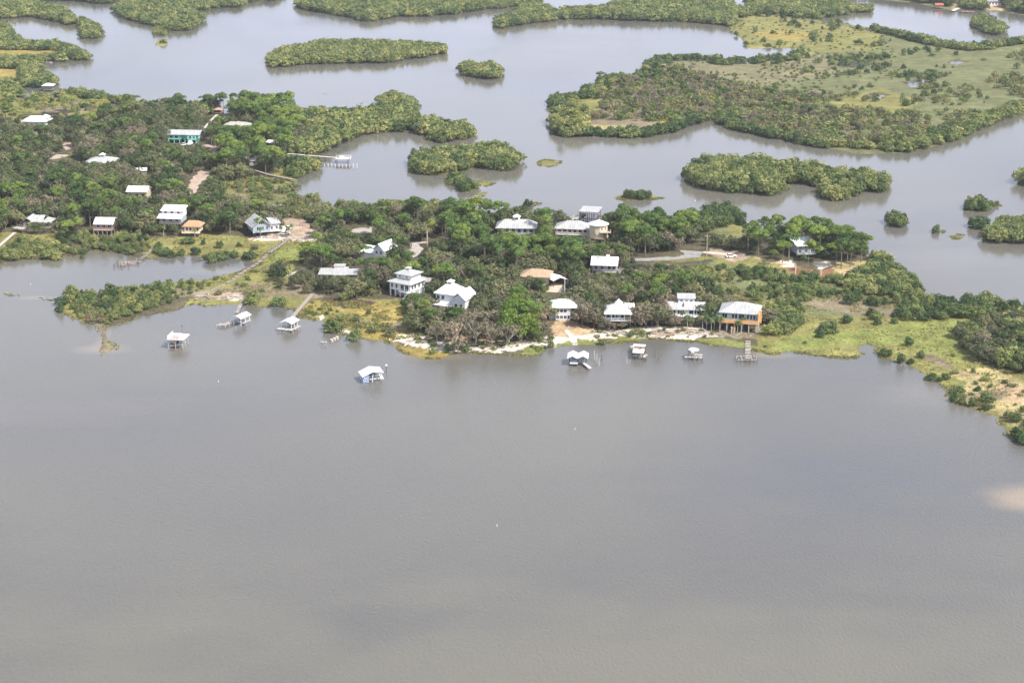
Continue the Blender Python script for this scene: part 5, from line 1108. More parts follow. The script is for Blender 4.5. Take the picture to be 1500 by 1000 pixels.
BARE = []   # photo outlines where nothing tall grows
BAREP = [[(-170,74),(88,76),(90,88),(40,90),(-170,87)], [(-170,98),(25,103),(34,116),(28,124),(-170,126)], [(212,16),(248,9),(238,15),(222,20)], [(216,24),(240,24),(232,29),(220,28)],
 [(262,-4),(318,-2),(300,6),(270,3)], [(503,2),(565,-2),(548,7),(510,6)], [(508,76),(550,73),(540,79),(515,79)],
 [(318,270),(412,264),(428,272),(385,278),(345,286),(325,284)], [(448,288),(476,294),(455,299)],
 [(412,360),(470,361),(466,376),(445,388),(400,400),(330,420),(385,388)], [(225,353),(360,350),(370,372),(240,370)], [(-20,349),(70,348),(85,357),(40,362),(-20,366)],
 [(445,446),(560,447),(606,452),(604,494),(575,498),(545,490),(510,470),(455,466)], [(585,497),(640,500),(790,507),(800,520),(640,526),(600,520)],
 [(816,470),(846,470),(862,480),(930,482),(1062,487),(1110,492),(1115,520),(816,512)],
 [(1046,378),(1130,388),(1150,394),(1222,404),(1280,387),(1288,398),(1230,411),(1130,402),(1060,390)], [(1120,484),(1160,474),(1240,474),(1330,474),(1410,462),(1398,500),(1412,530),(1400,548),(1340,535),(1280,515),(1250,518),(1120,512)],
 [(1165,448),(1235,440),(1290,455),(1235,462)], [(1330,462),(1400,452),(1500,448),(1500,462),(1420,474)], [(1110,55),(1190,55),(1180,62),(1120,64)], [(965,98),(1120,95),(1110,112),(1000,106)], [(1130,78),(1150,78),(1150,86),(1130,86)], [(60,150),(118,148),(122,164),(60,162)],
 [(372,346),(466,352),(466,360),(372,356)], [(412,325),(440,322),(448,345),(412,348)], [(1395,0),(1410,0),(1406,13),(1396,13)], [(1438,3),(1472,3),(1474,16),(1442,16)], [(1045,400),(1078,397),(1078,404),(1050,406)], [(1068,324),(1120,342),(1108,348),(1066,344)], [(870,145),(890,145),(880,168),(846,172),(834,160)], [(845,186),(930,186),(920,195),(850,197)]]
BAREP = [np.array(b, float) for b in BAREP]
TREES = []
FOOTA = np.array(FOOT)
def fit(kind, x, y, z, h):
    """trim a plant so that it does not stand in front of what the view keeps clear; None when no room"""
    px, py = PXY(x, y, z)
    s = S(py)
    for x0, y0, x1, y1, by in VIS:
        if py < by-.5: continue
        r = RD[kind]*h/HT[kind]*s*.62
        if px+r < x0 or px-r > x1: continue
        top = PXY(x, y, z+h)[1]; low = py-(py-top)*CB[kind]
        if top < y1-.5 and low > y0:
            room = (py-y1)/s
            if room < .5*HT[kind]*.5 and kind != 'shrub': return None
            h = min(h, room*1.02)
            if h < .38*HT[kind]: return None
    return h
def clear(x, y, r=0):
    return not np.any((FOOTA[:, 0]-x)**2+(FOOTA[:, 1]-y)**2 < (FOOTA[:, 2]+r)**2)
def add(kind, colr, x, y, z, h, full):
    TREES.append(dict(k=kind, c=colr, x=x, y=y, z=z, h=h, s=h/HT.get(kind, 1), full=full))
def plant(poly, mix, sp, hr, seed, rim=None, keep=1.0, edge=.3, full=None, bare=True, clump=0):
    """mix: {(kind, colour): weight}"""
    rs = np.random.default_rng(seed)
    P = np.array(poly, float); W = wpoly(poly)
    x0, y0 = W.min(0)-4; x1, y1 = W.max(0)+4
    n = int(min(160000, (x1-x0)*(y1-y0)/(sp*sp)*6))
    X = x0+(x1-x0)*rs.random(n); Y = y0+(y1-y0)*rs.random(n)
    pxs, pys = PXY(X, Y)
    k = pip(pxs, pys, P) & (pxs > -70) & (pxs < 1570) & (pys > -12)
    if bare:
        for b in BAREP: k &= ~pip(pxs+2*fbm(X, Y, .1, 2, 51), pys+2*fbm(X, Y, .1, 2, 52), b)
    if clump: k &= fbm(X, Y, clump, 2, seed) > (-.02)
    X, Y = X[k], Y[k]
    if not len(X): return
    d = sdf(X, Y); k = d > edge
    if rim: k &= (d > rim[0]) & (d < rim[1])
    X, Y, d = X[k], Y[k], d[k]; Z = zof(d)
    if keep < 1: k = rs.random(len(X)) < keep; 
    grid = {}; kinds = list(mix); w = np.array([mix[q] for q in kinds], float); w /= w.sum()
    cnt = 0
    for x, y, z in zip(X, Y, Z):
        s_ = sp*(.85+.3*rs.random()); gi, gj = int(x//sp), int(y//sp); ok = True
        for a in (-1, 0, 1):
            for b in (-1, 0, 1):
                for q in grid.get((gi+a, gj+b), ()):
                    if (q[0]-x)**2+(q[1]-y)**2 < s_*s_: ok = False; break
                if not ok: break
            if not ok: break
        if not ok: continue
        grid.setdefault((gi, gj), []).append((x, y))
        if rs.random() > keep: continue
        kind, colr = kinds[rs.choice(len(kinds), p=w)]
        if not clear(x, y, .2 if kind in ('shrub', 'mangrove') else .8): continue
        h = (hr[0]+(hr[1]-hr[0])*rs.random())*(HT[kind]/8.0 if kind in ('pine', 'palm', 'bare') and hr[1] > 5.5 else 1)
        h = fit(kind, x, y, z, h)
        if h is None: continue
        add(kind, colr, x, y, z-.05, h, full); cnt += 1
MG = {('mangrove','green'): 5, ('mangrove','pale green'): 4.5, ('mangrove','dark green'): 1.5}
MGD = {('mangrove','green'): 3, ('mangrove','dark green'): 4}
MGP = {('mangrove','green'): 3, ('mangrove','pale green'): 5}
L_ = LAND
# far islands
for nm, hr, sp, mx in [('north_west_bar',(4,6.5),3.4,MG),('far_north_shore',(4,6.5),3.6,MG),('far_islet',(4,6.5),3.2,MGP),('north_island',(4,6.8),3.4,MG),('grass_spot_a',(2,3.2),2.6,MGP),('west_shore',(3.5,6),3.3,MG),
  ('long_island',(4,6.5),3.2,MGP),('twin_islet',(4,6.5),2.9,MGP),('north_mainland',(4.5,7),3.5,MG),('far_right_islet',(4,6.5),3.3,MG),('far_islet_b',(4,6),3.3,MG),
  ('round_islands',(5,7.5),3.1,MG),('round_islet',(5,7),3.0,MG),('east_island',(4,6),2.9,MG),('east_bar',(5,7),3.2,MG),('middle_island',(5,7.5),3.0,MG),('islet_p',(3,4.5),2.5,MGD),('islet_q',(3,4.5),2.5,MGD),
  ('bush_a',(4,5.5),2.6,MGD),('bush_b',(3.5,4.5),2.4,MGD),('bush_d',(4.5,5.5),2.6,MGD),('bush_e',(2.5,4),2.6,MGD),('bush_f',(2,3),2.6,MGD)]:
    plant(L_[nm], mx, sp, hr, 100+len(nm)*7+ord(nm[0]), rim=None, edge=-.6)
for nm, pts in [('islet_s',[(916,290,3.5),(921,289,4),(927,291,4.2),(933,290,4),(938,291,4.2),(944,290,4),(950,289,3.5)]),('islet_r',[(772,303,4),(778,301,2.5)]),('bush',[(1029,326,5.2),(1089,318,2.6),(241,64,3.4),(237,64,3)])]:
    for px, py, hh in pts: add('mangrove','dark green',*G(px,py,.2),.1,hh,None)
KN = L_['north_knob']
plant([(720,-5),(850,5),(1030,-2),(1070,0),(1075,40),(1030,36),(840,34),(720,45)], MG, 3.4, (4.5,7.2), 211, edge=-.4)
plant([(1060,0),(1250,-5),(1250,30),(1200,30),(1160,26),(1120,22),(1070,30)], MG, 3.6, (4.5,7), 212, edge=-.4)
plant([(1060,20),(1200,26),(1300,45),(1400,66),(1400,100),(1300,120),(1200,116),(1130,100),(1060,60)], MGD, 6.5, (2.6,5), 213, edge=-.4, keep=.26, clump=.035)
plant([(1060,20),(1300,40),(1320,120),(1130,110),(1060,60)], {('shrub','green'):1,('shrub','olive'):1}, 4.5, (.8,1.6), 214, keep=.3)
plant([(1200,100),(1400,100),(1450,150),(1400,200),(1300,215),(1200,150)], {('shrub','olive'):3,('mangrove','green'):2,('mangrove','dark green'):1}, 5.5, (1.4,4), 2151, keep=.5, clump=.03)
plant([(1280,46),(1420,72),(1510,58),(1580,60),(1580,165),(1500,165),(1450,182),(1400,205),(1330,224),(1200,216),(1200,190)], MG, 3.2, (3.6,6), 2152, rim=(-.6,12), edge=-.5)
plant([(1215,84),(1300,84),(1300,104),(1215,104)], MGD, 3.2, (2,4), 2154, rim=None, keep=.35, clump=.05)
plant([(1305,110),(1385,108),(1385,134),(1305,134)], MGD, 3.2, (2,4), 2155, keep=.35, clump=.05)
plant([(1430,90),(1580,70),(1580,160),(1480,165)], {('mangrove','green'):2,('shrub','olive'):2,('mangrove','pale green'):1}, 5, (2,5), 2153, keep=.55, clump=.04)
plant(KN, MG, 3.0, (3.6,5.6), 216, rim=(-.6,8.5), edge=-.6, keep=.95) if False else None
plant([(800,78),(1062,78),(1200,84),(1210,220),(800,210)], MGD, 2.9, (3.4,5.4), 217, rim=(-.6,7.0), edge=-.6)
plant([(808,175),(855,162),(858,200),(812,204)], {('mangrove','pale green'):1,('pine','pale yellow-green'):.35}, 3.2, (5,7), 218, edge=-.4)
plant([(880,118),(1000,100),(1060,125),(1200,150),(1210,205),(1080,185),(1000,180),(880,180),(860,170)], {('bare','grey-brown'):4,('oak','olive'):1,('oak','grey-brown'):1,('pine','mid green'):.9,('pine','pale yellow-green'):.8,('shrub','olive'):5,('shrub','green'):3}, 4.4, (3.0,5.9), 219, keep=.8)
plant([(940,95),(1130,88),(1210,110),(1200,150),(1060,125)], {('shrub','olive'):3,('shrub','green'):2,('mangrove','dark green'):1}, 5, (1,2), 220, keep=.55)
plant([(1100,140),(1200,160),(1330,170),(1400,200),(1330,222),(1200,214),(1100,190)], {('oak','olive'):1.4,('mangrove','green'):2,('bare','grey-brown'):1.5,('pine','mid green'):.7,('shrub','olive'):4}, 4.8, (3,5.6), 221, keep=.75)
for px,py,hh,c in [(883,148,9,'pale yellow-green'),(893,133,9,'mid green'),(900,131,8.5,'pale yellow-green'),(1000,140,9,'mid green'),(1075,128,9,'mid green'),(1065,170,8,'mid green'),(1160,152,7,'mid green'),(848,196,9,'pale yellow-green'),(835,198,8,'pale yellow-green')]:
    x,y=G(px,py); add('pine',c,x,y,gz(x,y),hh,True)
for px,py,hh in [(950,152,6.5),(954,150,6),(988,150,8),(991,148,7),(1034,166,9),(1036,164,8),(1057,162,6),(896,166,8),(898,163,7),(1075,158,5.5),(977,122,7)]:
    x,y=G(px,py); add('snag','',x,y,gz(x,y),hh,True)
plant([(1380,-12),(1440,-12),(1446,16),(1412,14),(1380,10)], {('oak','dark green'):1,('mangrove','green'):1}, 4.6, (6,9), 223, edge=-.4)
plant([(1470,-12),(1560,-12),(1560,26),(1490,20),(1474,14)], {('oak','dark green'):1,('mangrove','green'):1}, 4.6, (6,9.5), 224, edge=-.4)
plant([(1230,-14),(1395,-14),(1395,10),(1340,4)], {('oak','dark green'):1}, 5, (6,9), 225, edge=-.4)
# lagoon spit
plant([(428,166),(560,160),(555,145),(612,145),(625,184),(695,186),(690,205),(640,212),(600,196),(520,205),(470,230),(464,252),(430,262),(420,242),(440,212),(455,205),(440,180)], MG, 3.3, (4.6,7), 230, edge=-.6)
# village woodland
WEST = [(-60,192),(30,186),(80,196),(130,190),(185,170),(222,172),(225,163),(300,163),(375,160),(428,170),(438,180),(440,212),(424,225),(415,250),(395,264),(330,268),(312,284),(322,312),(380,318),(420,322),(432,330),(416,348),(360,351),(300,349),(200,346),(90,346),(20,346),(-60,352)]
plant(WEST, {('oak','dark green'):5,('oak','olive'):5,('oak','grey-brown'):1.5,('pine','mid green'):1.1,('pine','bright green'):.5,('palm','green'):.8,('palm','yellow-green'):.4,('bare','grey-brown'):.7}, 5.2, (5.2,9.8), 240)
plant([(300,160),(425,168),(440,215),(420,250),(390,262),(320,262),(300,240),(330,215)], {('pine','mid green'):3,('pine','bright green'):4}, 6.5, (7.2,9.6), 241, keep=.9)
plant([(-60,160),(60,160),(130,168),(200,162),(205,178),(120,195),(40,190),(-60,192)], {('pine','pale yellow-green'):4,('pine','mid green'):1}, 6.4, (6,7.6), 242, keep=.75)
plant([(-60,300),(60,280),(300,306),(420,328),(425,345),(300,348),(100,345),(-60,345)], {('pine','bright green'):2,('pine','mid green'):1,('palm','yellow-green'):1.4}, 9, (6.6,8.2), 243, keep=.5)
plant([(45,138),(130,138),(200,152),(216,166),(195,168),(130,152),(50,152)], MG, 3, (3.6,5.4), 244, rim=(-.5,9), edge=-.5)
plant([(222,160),(275,158),(300,162),(320,166),(318,178),(225,176)], MGD, 3.2, (5,7.5), 245, edge=-.5)
plant([(310,262),(440,258),(440,285),(485,290),(480,303),(320,304)], {('mangrove','green'):2,('shrub','green'):3,('shrub','olive'):2}, 3.4, (1.6,3.2), 246, keep=.42, bare=False)
plant([(415,225),(465,228),(465,252),(420,262)], MG, 3.2, (3,5), 247, keep=.6)
# centre
CEN = [(416,320),(455,322),(520,323),(600,322),(690,327),(740,330),(812,330),(890,332),(1010,343),(1022,372),(930,376),(918,395),(950,410),(985,428),(1045,440),(1048,486),(970,486),(930,480),(880,486),(858,478),(846,468),(815,474),(800,490),(780,500),(700,500),(640,496),(606,492),(602,470),(606,446),(560,442),(520,440),(470,432),(440,430),(408,424),(404,408),(432,396),(458,385),(474,366),(468,352),(446,330)]
plant(CEN, {('oak','dark green'):4,('oak','olive'):6,('oak','grey-brown'):1.5,('pine','mid green'):1.3,('pine','bright green'):.7,('palm','green'):.7,('palm','yellow-green'):.6}, 4.9, (4.8,9.0), 250)
plant([(660,322),(750,345),(880,358),(1010,350),(1010,372),(900,395),(850,412),(760,412),(680,395),(640,350)], {('pine','bright green'):4,('pine','mid green'):2}, 6.6, (7,9.4), 251, keep=.85)
plant([(470,345),(600,345),(640,390),(600,440),(520,440),(470,420)], {('pine','bright green'):2,('pine','mid green'):2}, 9, (6.6,8.4), 252, keep=.6)
plant([(420,300),(600,298),(700,313),(760,316),(740,332),(690,330),(560,328),(430,326)], {('shrub','olive'):2,('mangrove','green'):2,('mangrove','pale green'):1.5,('oak','olive'):1,('pine','mid green'):.25}, 3.3, (2.0,4.6), 253, edge=-.2)
plant([(600,452),(640,452),(720,455),(800,460),(800,492),(700,500),(610,494)], {('bare','grey-brown'):4,('bare','reddish brown'):1.5,('oak','grey-brown'):4,('oak','olive'):2.5,('palm','yellow-green'):.6}, 4.6, (6,9), 254, full=True)
plant([(785,440),(808,440),(812,482),(800,494),(780,490)], {('bare','grey-brown'):2,('bare','reddish brown'):3}, 4.6, (6,8), 255, full=True)
plant([(840,425),(885,430),(925,440),(975,440),(975,482),(925,478),(890,480),(850,474),(845,440)], {('bare','grey-brown'):3,('oak','grey-brown'):5,('oak','olive'):1.5,('palm','yellow-green'):.5}, 4.2, (4.4,7.4), 256, full=True)
plant([(900,395),(955,390),(990,412),(1000,434),(930,430)], {('oak','grey-brown'):4,('oak','olive'):2,('bare','grey-brown'):2}, 4.4, (4,5.6), 257)
plant([(880,332),(1020,345),(1018,372),(900,372)], {('oak','olive'):2,('pine','mid green'):2,('oak','dark green'):2}, 5, (6,8.4), 258)
plant([(405,405),(470,400),(560,430),(600,438),(560,446),(480,440),(410,432)], {('oak','olive'):2,('bare','grey-brown'):1,('shrub','olive'):2,('mangrove','green'):1}, 4.2, (2.6,4.6), 259, keep=.65)
plant([(975,466),(1046,468),(1046,484),(975,482)], {('oak','grey-brown'):2,('bare','grey-brown'):1,('palm','green'):.8}, 3.2, (3.0,5.0), 260, full=True)
plant([(1030,455),(1052,455),(1060,482),(1035,482)], {('oak','dark green'):2,('palm','green'):1}, 3.6, (5,7), 261, full=True)
plant([(600,495),(640,495),(700,500),(760,500),(800,495),(800,516),(700,520),(620,520)], {('shrub','green'):3,('shrub','olive'):2,('mangrove','green'):1}, 3.2, (1.2,2.4), 262, keep=.32, bare=False)
plant([(800,500),(870,505),(905,498),(905,506),(850,512),(795,516)], {('mangrove','green'):1,('mangrove','pale green'):1}, 3.0, (2.2,3.4), 263, keep=.55, bare=False, edge=-.4)
# east lobe
plant([(1110,354),(1150,346),(1200,350),(1240,360),(1275,380),(1262,392),(1225,382),(1160,380),(1110,378),(1085,372)], {('pine','bright green'):4,('pine','mid green'):3,('oak','dark green'):1.5,('oak','olive'):1.5}, 4.5, (5.4,8.6), 270)
plant([(1026,356),(1110,358),(1105,378),(1080,372),(1040,366)], {('oak','olive'):2,('oak','dark green'):1,('oak','grey-brown'):1}, 4.4, (3.2,5), 271)
plant([(1020,318),(1080,312),(1100,344),(1060,330),(1030,345),(1018,338)], MGD, 3.2, (4,6.5), 272, edge=-.5)
plant([(1085,399),(1150,408),(1230,412),(1230,419),(1140,418),(1080,408)], MGD, 2.5, (2.6,3.8), 273, bare=False)
plant([(1230,355),(1300,384),(1347,425),(1345,440),(1290,438),(1240,424),(1232,410),(1280,398),(1284,385)], MG, 3.0, (2.8,4.8), 274, edge=-.5)
plant([(985,402),(1050,392),(1100,410),(1240,418),(1345,436),(1340,452),(1250,448),(1170,448),(1130,468),(1112,460),(1108,440),(1040,430)], {('mangrove','green'):5,('mangrove','dark green'):3,('mangrove','pale green'):1,('shrub','green'):2}, 2.6, (1.3,2.9), 275, keep=.85, clump=.05)
plant([(930,397),(1040,399),(1110,404),(1100,414),(1000,424),(950,412)], {('mangrove','green'):3,('mangrove','pale green'):2,('shrub','green'):2}, 2.8, (1.4,2.8), 276, keep=.8)
plant([(1110,462),(1140,455),(1172,462),(1168,480),(1150,494),(1112,496),(1095,494),(1118,486)], MG, 2.8, (3.2,4.6), 277, keep=.9, bare=False)
plant([(1240,446),(1350,446),(1430,446),(1520,442),(1520,460),(1430,470),(1350,474),(1280,472)], MGD, 4.0, (3,4.6), 278, keep=.55, edge=-.3, bare=False)
plant([(1340,444),(1450,443),(1450,452),(1400,464),(1340,464)], MGD, 3.0, (3.4,5), 279, keep=.8, bare=False, edge=-.4)
plant([(1402,492),(1430,480),(1520,470),(1590,480),(1590,560),(1480,552),(1440,535),(1412,515)], {('oak','dark green'):4,('mangrove','green'):4,('oak','olive'):4,('oak','grey-brown'):1.0,('bare','grey-brown'):.5}, 4.0, (4.0,6.6), 280, full=True)
plant([(1385,540),(1420,545),(1530,580),(1530,650),(1470,612),(1395,592)], {('shrub','green'):2,('shrub','olive'):3}, 4.2, (.9,1.8), 281, keep=.4)
plant([(1290,500),(1400,500),(1400,548),(1330,535)], {('shrub','green'):2,('shrub','olive'):2}, 6, (.7,1.3), 282, keep=.4, bare=False)
plant([(1120,470),(1300,470),(1280,512),(1120,512)], {('shrub','green'):1,('shrub','olive'):2}, 8, (.7,1.4), 283, keep=.4, bare=False)
plant([(1475,612),(1510,600),(1540,640),(1530,660),(1495,648)], MG, 2.8, (2,3.4), 284, keep=.7, bare=False)
# cove
plant([(245,416),(300,412),(340,405),(340,414),(300,428),(245,446)], {('mangrove','green'):2,('shrub','green'):2,('mangrove','dark green'):1}, 2.8, (1.0,2.0), 2901, keep=.6, bare=False)
plant([(92,440),(104,430),(200,424),(250,417),(250,446),(200,460),(160,476),(120,468)], {('mangrove','green'):4,('mangrove','dark green'):1.5,('mangrove','pale green'):3}, 2.1, (1.2,2.5), 290, edge=-.2)
plant([(120,462),(150,462),(150,474),(128,474)], {('bare','reddish brown'):1}, 3.0, (2,2.8), 291)
plant([(300,412),(345,404),(400,396),(430,404),(410,430),(330,436),(290,436)], {('shrub','green'):3,('mangrove','green'):1.4,('shrub','olive'):2}, 3.4, (1.0,2.2), 292, keep=.3, bare=False)
plant([(-60,358),(40,358),(92,368),(88,384),(30,384),(-60,390)], MG, 2.7, (2.0,3.8), 293, keep=.85, edge=-.5, bare=False)
plant([(78,346),(130,344),(215,348),(225,372),(180,374),(120,376),(98,374),(90,360)], MG, 2.8, (1.6,3.4), 294, keep=.8, edge=-.4)
plant([(490,466),(530,470),(580,488),(570,496),(520,484),(480,480)], {('mangrove','pale green'):2,('shrub','olive'):2}, 3.2, (1.8,3.2), 295, keep=.7, bare=False)
plant([(450,452),(490,456),(480,464),(450,462)], {('shrub','green'):1}, 3.2, (1.2,1.9), 296, keep=.7, bare=False)
for px,py,hh in [(370,444,5.4),(408,449,4.4),(105,435,5.2),(89,446,3.6),(88,456,3.4),(162,430,4.4),(488,484,4.4),(520,498,4.4),(484,482,4),(540,462,2),(1331,508,3.2),(1349,525,2.6),(1320,531,3.8),(1294,521,3.0),(1300,521,2.6),(1334,532,2.0),(1447,591,3.0),(1423,594,2.8),(1409,590,2.6),(1397,587,3.0),(1445,600,2.0),(1490,618,3.0),(1488,640,3.6),(1499,647,3.4),(1240,476,3.2),(1212,489,4.4),(1205,490,3.6),(1220,489,3.4),(1201,496,2.4),(1285,478,3.0),(1386,556,2.2),(1364,555,2.6),(1376,558,1.8),(1432,574,1.8),(1406,575,2.2),
  (288,373,3.6),(322,365,3.2),(310,384,4.2),(304,382,3.6),(322,380,4.0),(328,378,3.4),(343,377,3.2),(366,380,3.6),(360,378,3.0),(298,360,2.6),(273,359,3.0),(280,359,2.4),(350,363,2.2),(374,367,1.8),(409,390,2.4),(441,388,1.8),(266,374,3.2),(252,376,3.2),(244,375,3.0),(240,374,3.4),(120,378,2.2),(232,366,3.2),(228,372,2.8),(1330,459,3.0),(1356,472,3.6),(1372,470,3.4),(1310,476,2.4),(606,452,3.2)]:
    x,y=G(px,py,.2); add('mangrove','dark green' if hh<4 else 'green',x,y,max(gz(x,y),-.1)-.1,hh,None)
for px,py,hh,k_,c in [(798,484,8,'bare','reddish brown'),(806,478,7,'oak','grey-brown'),(794,470,8.5,'oak','olive'),(853,478,8,'oak','grey-brown'),(862,474,8.5,'bare','grey-brown'),(870,480,7.5,'oak','grey-brown'),(878,476,8,'oak','olive'),(846,462,7.5,'oak','grey-brown'),(930,480,8,'oak','grey-brown'),(938,477,8.5,'bare','grey-brown'),(946,480,8,'oak','grey-brown'),(955,477,8,'oak','grey-brown'),(964,478,8,'bare','grey-brown'),(970,470,7,'oak','grey-brown'),(884,482,4,'oak','grey-brown'),(893,484,3.4,'bare','reddish brown'),(901,484,3.2,'bare','reddish brown'),(912,483,3,'oak','olive'),(1036,470,7,'oak','dark green'),(1040,478,7,'oak','dark green'),(1114,476,6,'bare','grey-brown'),(1122,474,5.5,'oak','grey-brown'),
  (640,462,7,'oak','olive'),(655,468,7.5,'oak','olive'),(672,466,8,'oak','dark green'),(690,462,8,'oak','olive'),(705,470,9,'oak','olive'),(720,462,9,'oak','dark green'),(612,470,7,'oak','dark green'),(618,478,6,'oak','dark green'),(604,462,7,'bright','bright green'),(612,452,7,'bright','bright green'),(598,455,6,'oak','dark green')]:
    x,y=G(px,py,.6); h_=fit(k_,x,y,gz(x,y),hh)
    if h_: add(k_,c,x,y,gz(x,y),h_,True)
for px,py,hh,c in [(460,392,11,'bright green'),(448,388,10,'bright green'),(475,388,9.5,'bright green'),(466,380,12,'bright green'),(532,392,10,'bright green'),(540,412,9,'mid green'),(560,412,10,'mid green'),(542,426,9,'mid green'),(640,420,9,'bright green'),(600,402,10,'bright green'),(582,404,9,'bright green'),(1155,384,13,'bright green'),(1146,386,10,'bright green'),(1232,394,13,'mid green'),(1245,392,11,'bright green'),(1224,392,11,'bright green'),(1184,385,10,'bright green'),(1190,383,9,'mid green'),(1160,372,13,'bright green'),(1185,372,14,'bright green'),(1200,374,13,'bright green'),(1198,384,7,'bright green'),(1133,390,7,'mid green'),(1177,398,7,'mid green'),(745,380,12,'bright green'),(760,385,12,'bright green'),(735,372,11,'bright green'),(792,380,11,'bright green'),(808,392,10,'bright green'),(100,352,9,'bright green'),(115,350,10,'bright green'),(137,330,12,'mid green'),(172,340,12,'bright green'),(380,346,8.5,'bright green'),(250,336,7,'mid green')]:
    x,y=G(px,py,.6); add('pine',c,x,y,gz(x,y),hh,True)
for px,py,hh in [(747,497,11),(765,498,10.5),(755,484,12),(772,490,10),(740,484,10),(778,497,8.5),(760,474,12)]:
    x,y=G(px,py,.6); add('bright','bright green',x,y,gz(x,y),hh,True)
for px,py,hh in [(664,512,11),(697,506,10),(745,508,9),(720,507,8.5),(652,500,8),(671,514,6),(640,502,8)]:
    x,y=G(px,py,.6); add('bare','grey-brown',x,y,gz(x,y),hh,True)
for px,py,hh in [(1042,487,6),(1054,486,6.4),(1046,484,5.4),(1080,488,5),(1088,486,6),(1000,474,5),(1007,482,5),(627,500,5),(747,515,4.4),(428,347,6),(422,349,5),(412,347,5),(905,478,4),(928,474,5),(1035,482,5.6),(382,350,5.5),(286,350,5),(240,347,5.4)]:
    x,y=G(px,py,.6); add('palm','green',x,y,gz(x,y),hh,True)

plant([(862,486),(900,485),(1060,486),(1062,496),(960,495),(900,498),(865,500)], {('shrub','olive'):3,('shrub','green'):1,('bare','grey-brown'):.15}, 2.4, (.6,1.5), 300, keep=.55, bare=False)
plant([(600,497),(640,500),(700,505),(780,503),(800,498),(800,512),(700,514),(620,512)], {('shrub','olive'):3,('shrub','green'):1}, 2.6, (.6,1.5), 301, keep=.4, bare=False)
plant([(440,446),(600,448),(606,490),(560,496),(480,470)], {('shrub','olive'):1,('shrub','green'):1}, 4.6, (.5,1.2), 302, keep=.35, bare=False)
# marsh grass: tufts nobody could count
gm_ = leafmat('marsh_grass_blades', (.30, .285, .11), .3, .5)
def tufts(name, polys, n, seed, lo, hi, band=None, lab=''):
    rs = np.random.default_rng(seed); V = []
    for p in polys:
        W = wpoly(p); x0, y0 = W.min(0); x1, y1 = W.max(0)
        X = x0+(x1-x0)*rs.random(n); Y = y0+(y1-y0)*rs.random(n); pxs, pys = PXY(X, Y)
        k = pip(pxs, pys, np.array(p, float)) & (fbm(X, Y, .18, 2, seed) > .02); X, Y = X[k], Y[k]
        d = sdf(X, Y); k = (d > band[0]) & (d < band[1]); V.append(np.stack([X[k], Y[k], np.maximum(zof(d[k]), -.1)], 1))
    P = np.concatenate(V); Q = []; T = []
    tv = (fbm(P[:, 0], P[:, 1], .05, 3, seed+5)+.5+.25*rs.normal(size=len(P))) % 1
    for j in range(3):
        a = rs.random(len(P))*6.28; h = lo+(hi-lo)*rs.random(len(P)); w = h*(.6+.5*rs.random(len(P)))
        dx, dy = np.cos(a)*w, np.sin(a)*w; lx, ly = rs.normal(size=(2, len(P)))*.6*h
        Q.append(np.stack([P+np.stack([-dx, -dy, 0*h-.05], 1), P+np.stack([dx, dy, 0*h-.05], 1), P+np.stack([dx*.7+lx, dy*.7+ly, h], 1), P+np.stack([-dx*.7+lx, -dy*.7+ly, h*.8], 1)], 1)); T.append(tv)
    q = np.concatenate(Q).reshape(-1, 3); tv = np.concatenate(T)
    me = lfmesh(name, q, rs.random(len(tv)), ['marsh_grass_blades'], tv)
    o = bpy.data.objects.new(name, me); COL.objects.link(o); o['kind'] = 'stuff'; o['label'] = lab
MARSH = [[(1110,484),(1165,468),(1260,466),(1340,470),(1500,445),(1520,470),(1520,670),(1380,600),(1280,530),(1110,526)], [(440,444),(560,444),(612,446),(608,496),(560,502),(480,482)], [(215,352),(300,348),(420,352),(470,358),(470,372),(430,396),(420,430),(300,440),(300,405),(388,386),(300,386),(210,384)], [(1000,400),(1120,392),(1240,405),(1350,410),(1350,450),(1250,470),(1120,480)], [(315,262),(440,258),(440,285),(485,290),(480,304),(320,302)], [(-20,345),(92,345),(95,372),(-20,386)]]
tufts('marsh_grass', MARSH, 9000, 61, .15, .42, (.2, 400), 'tufted yellow green marsh grass')
tufts('reed_fringe', [[(-30,340),(500,340),(500,540),(-30,540)], [(420,430),(820,430),(820,540),(420,540)], [(790,470),(1300,470),(1300,540),(790,540)], [(1200,440),(1530,440),(1530,680),(1200,680)], [(640,225),(830,225),(830,315),(640,315)], [(880,270),(980,270),(980,300),(880,300)], [(1380,290),(1470,290),(1470,352),(1380,352)]], 34000, 62, .2, .5, (-1.5, .5), 'thin reeds standing in the shallows along the shore')

# ------------------------------------------------------------------ turn the list into objects
LM += [(n, *G(a, b)) for n, a, b in [('long narrow mangrove island',523,85),('twin humped islet',705,108),('hooked mangrove spit',580,170),('north west mangrove bar',50,20),('far left islet',130,48),('north island with inlets',240,25),('north mangrove mainland',600,12),('round mangrove domes',1080,265),('middle mangrove island',690,240),('east edge mangrove island',1485,345),('broad scrub island',1000,150),('yellow far marsh',1130,45),('far right oval islet',1447,42),('golden grass point',520,465),('white sand beach',640,505),('red soil clearing',1195,403),('oak knoll at marsh edge',1450,515),('brown marsh flat',1215,450),('dark pond',510,446),('cove spit',170,445)]]
LMA = np.array([(x, y) for _, x, y in LM])
ORD = ['nearest','second nearest','third nearest','fourth nearest','fifth nearest','sixth nearest','seventh nearest','eighth nearest','ninth nearest','tenth nearest','eleventh nearest','twelfth nearest']
def nth(i):
    if i < 12: return ORD[i]
    n = i+1; return f"{n}{'th' if 10 < n%100 < 14 else {1:'st',2:'nd',3:'rd'}.get(n%10,'th')} nearest"
snagm = []
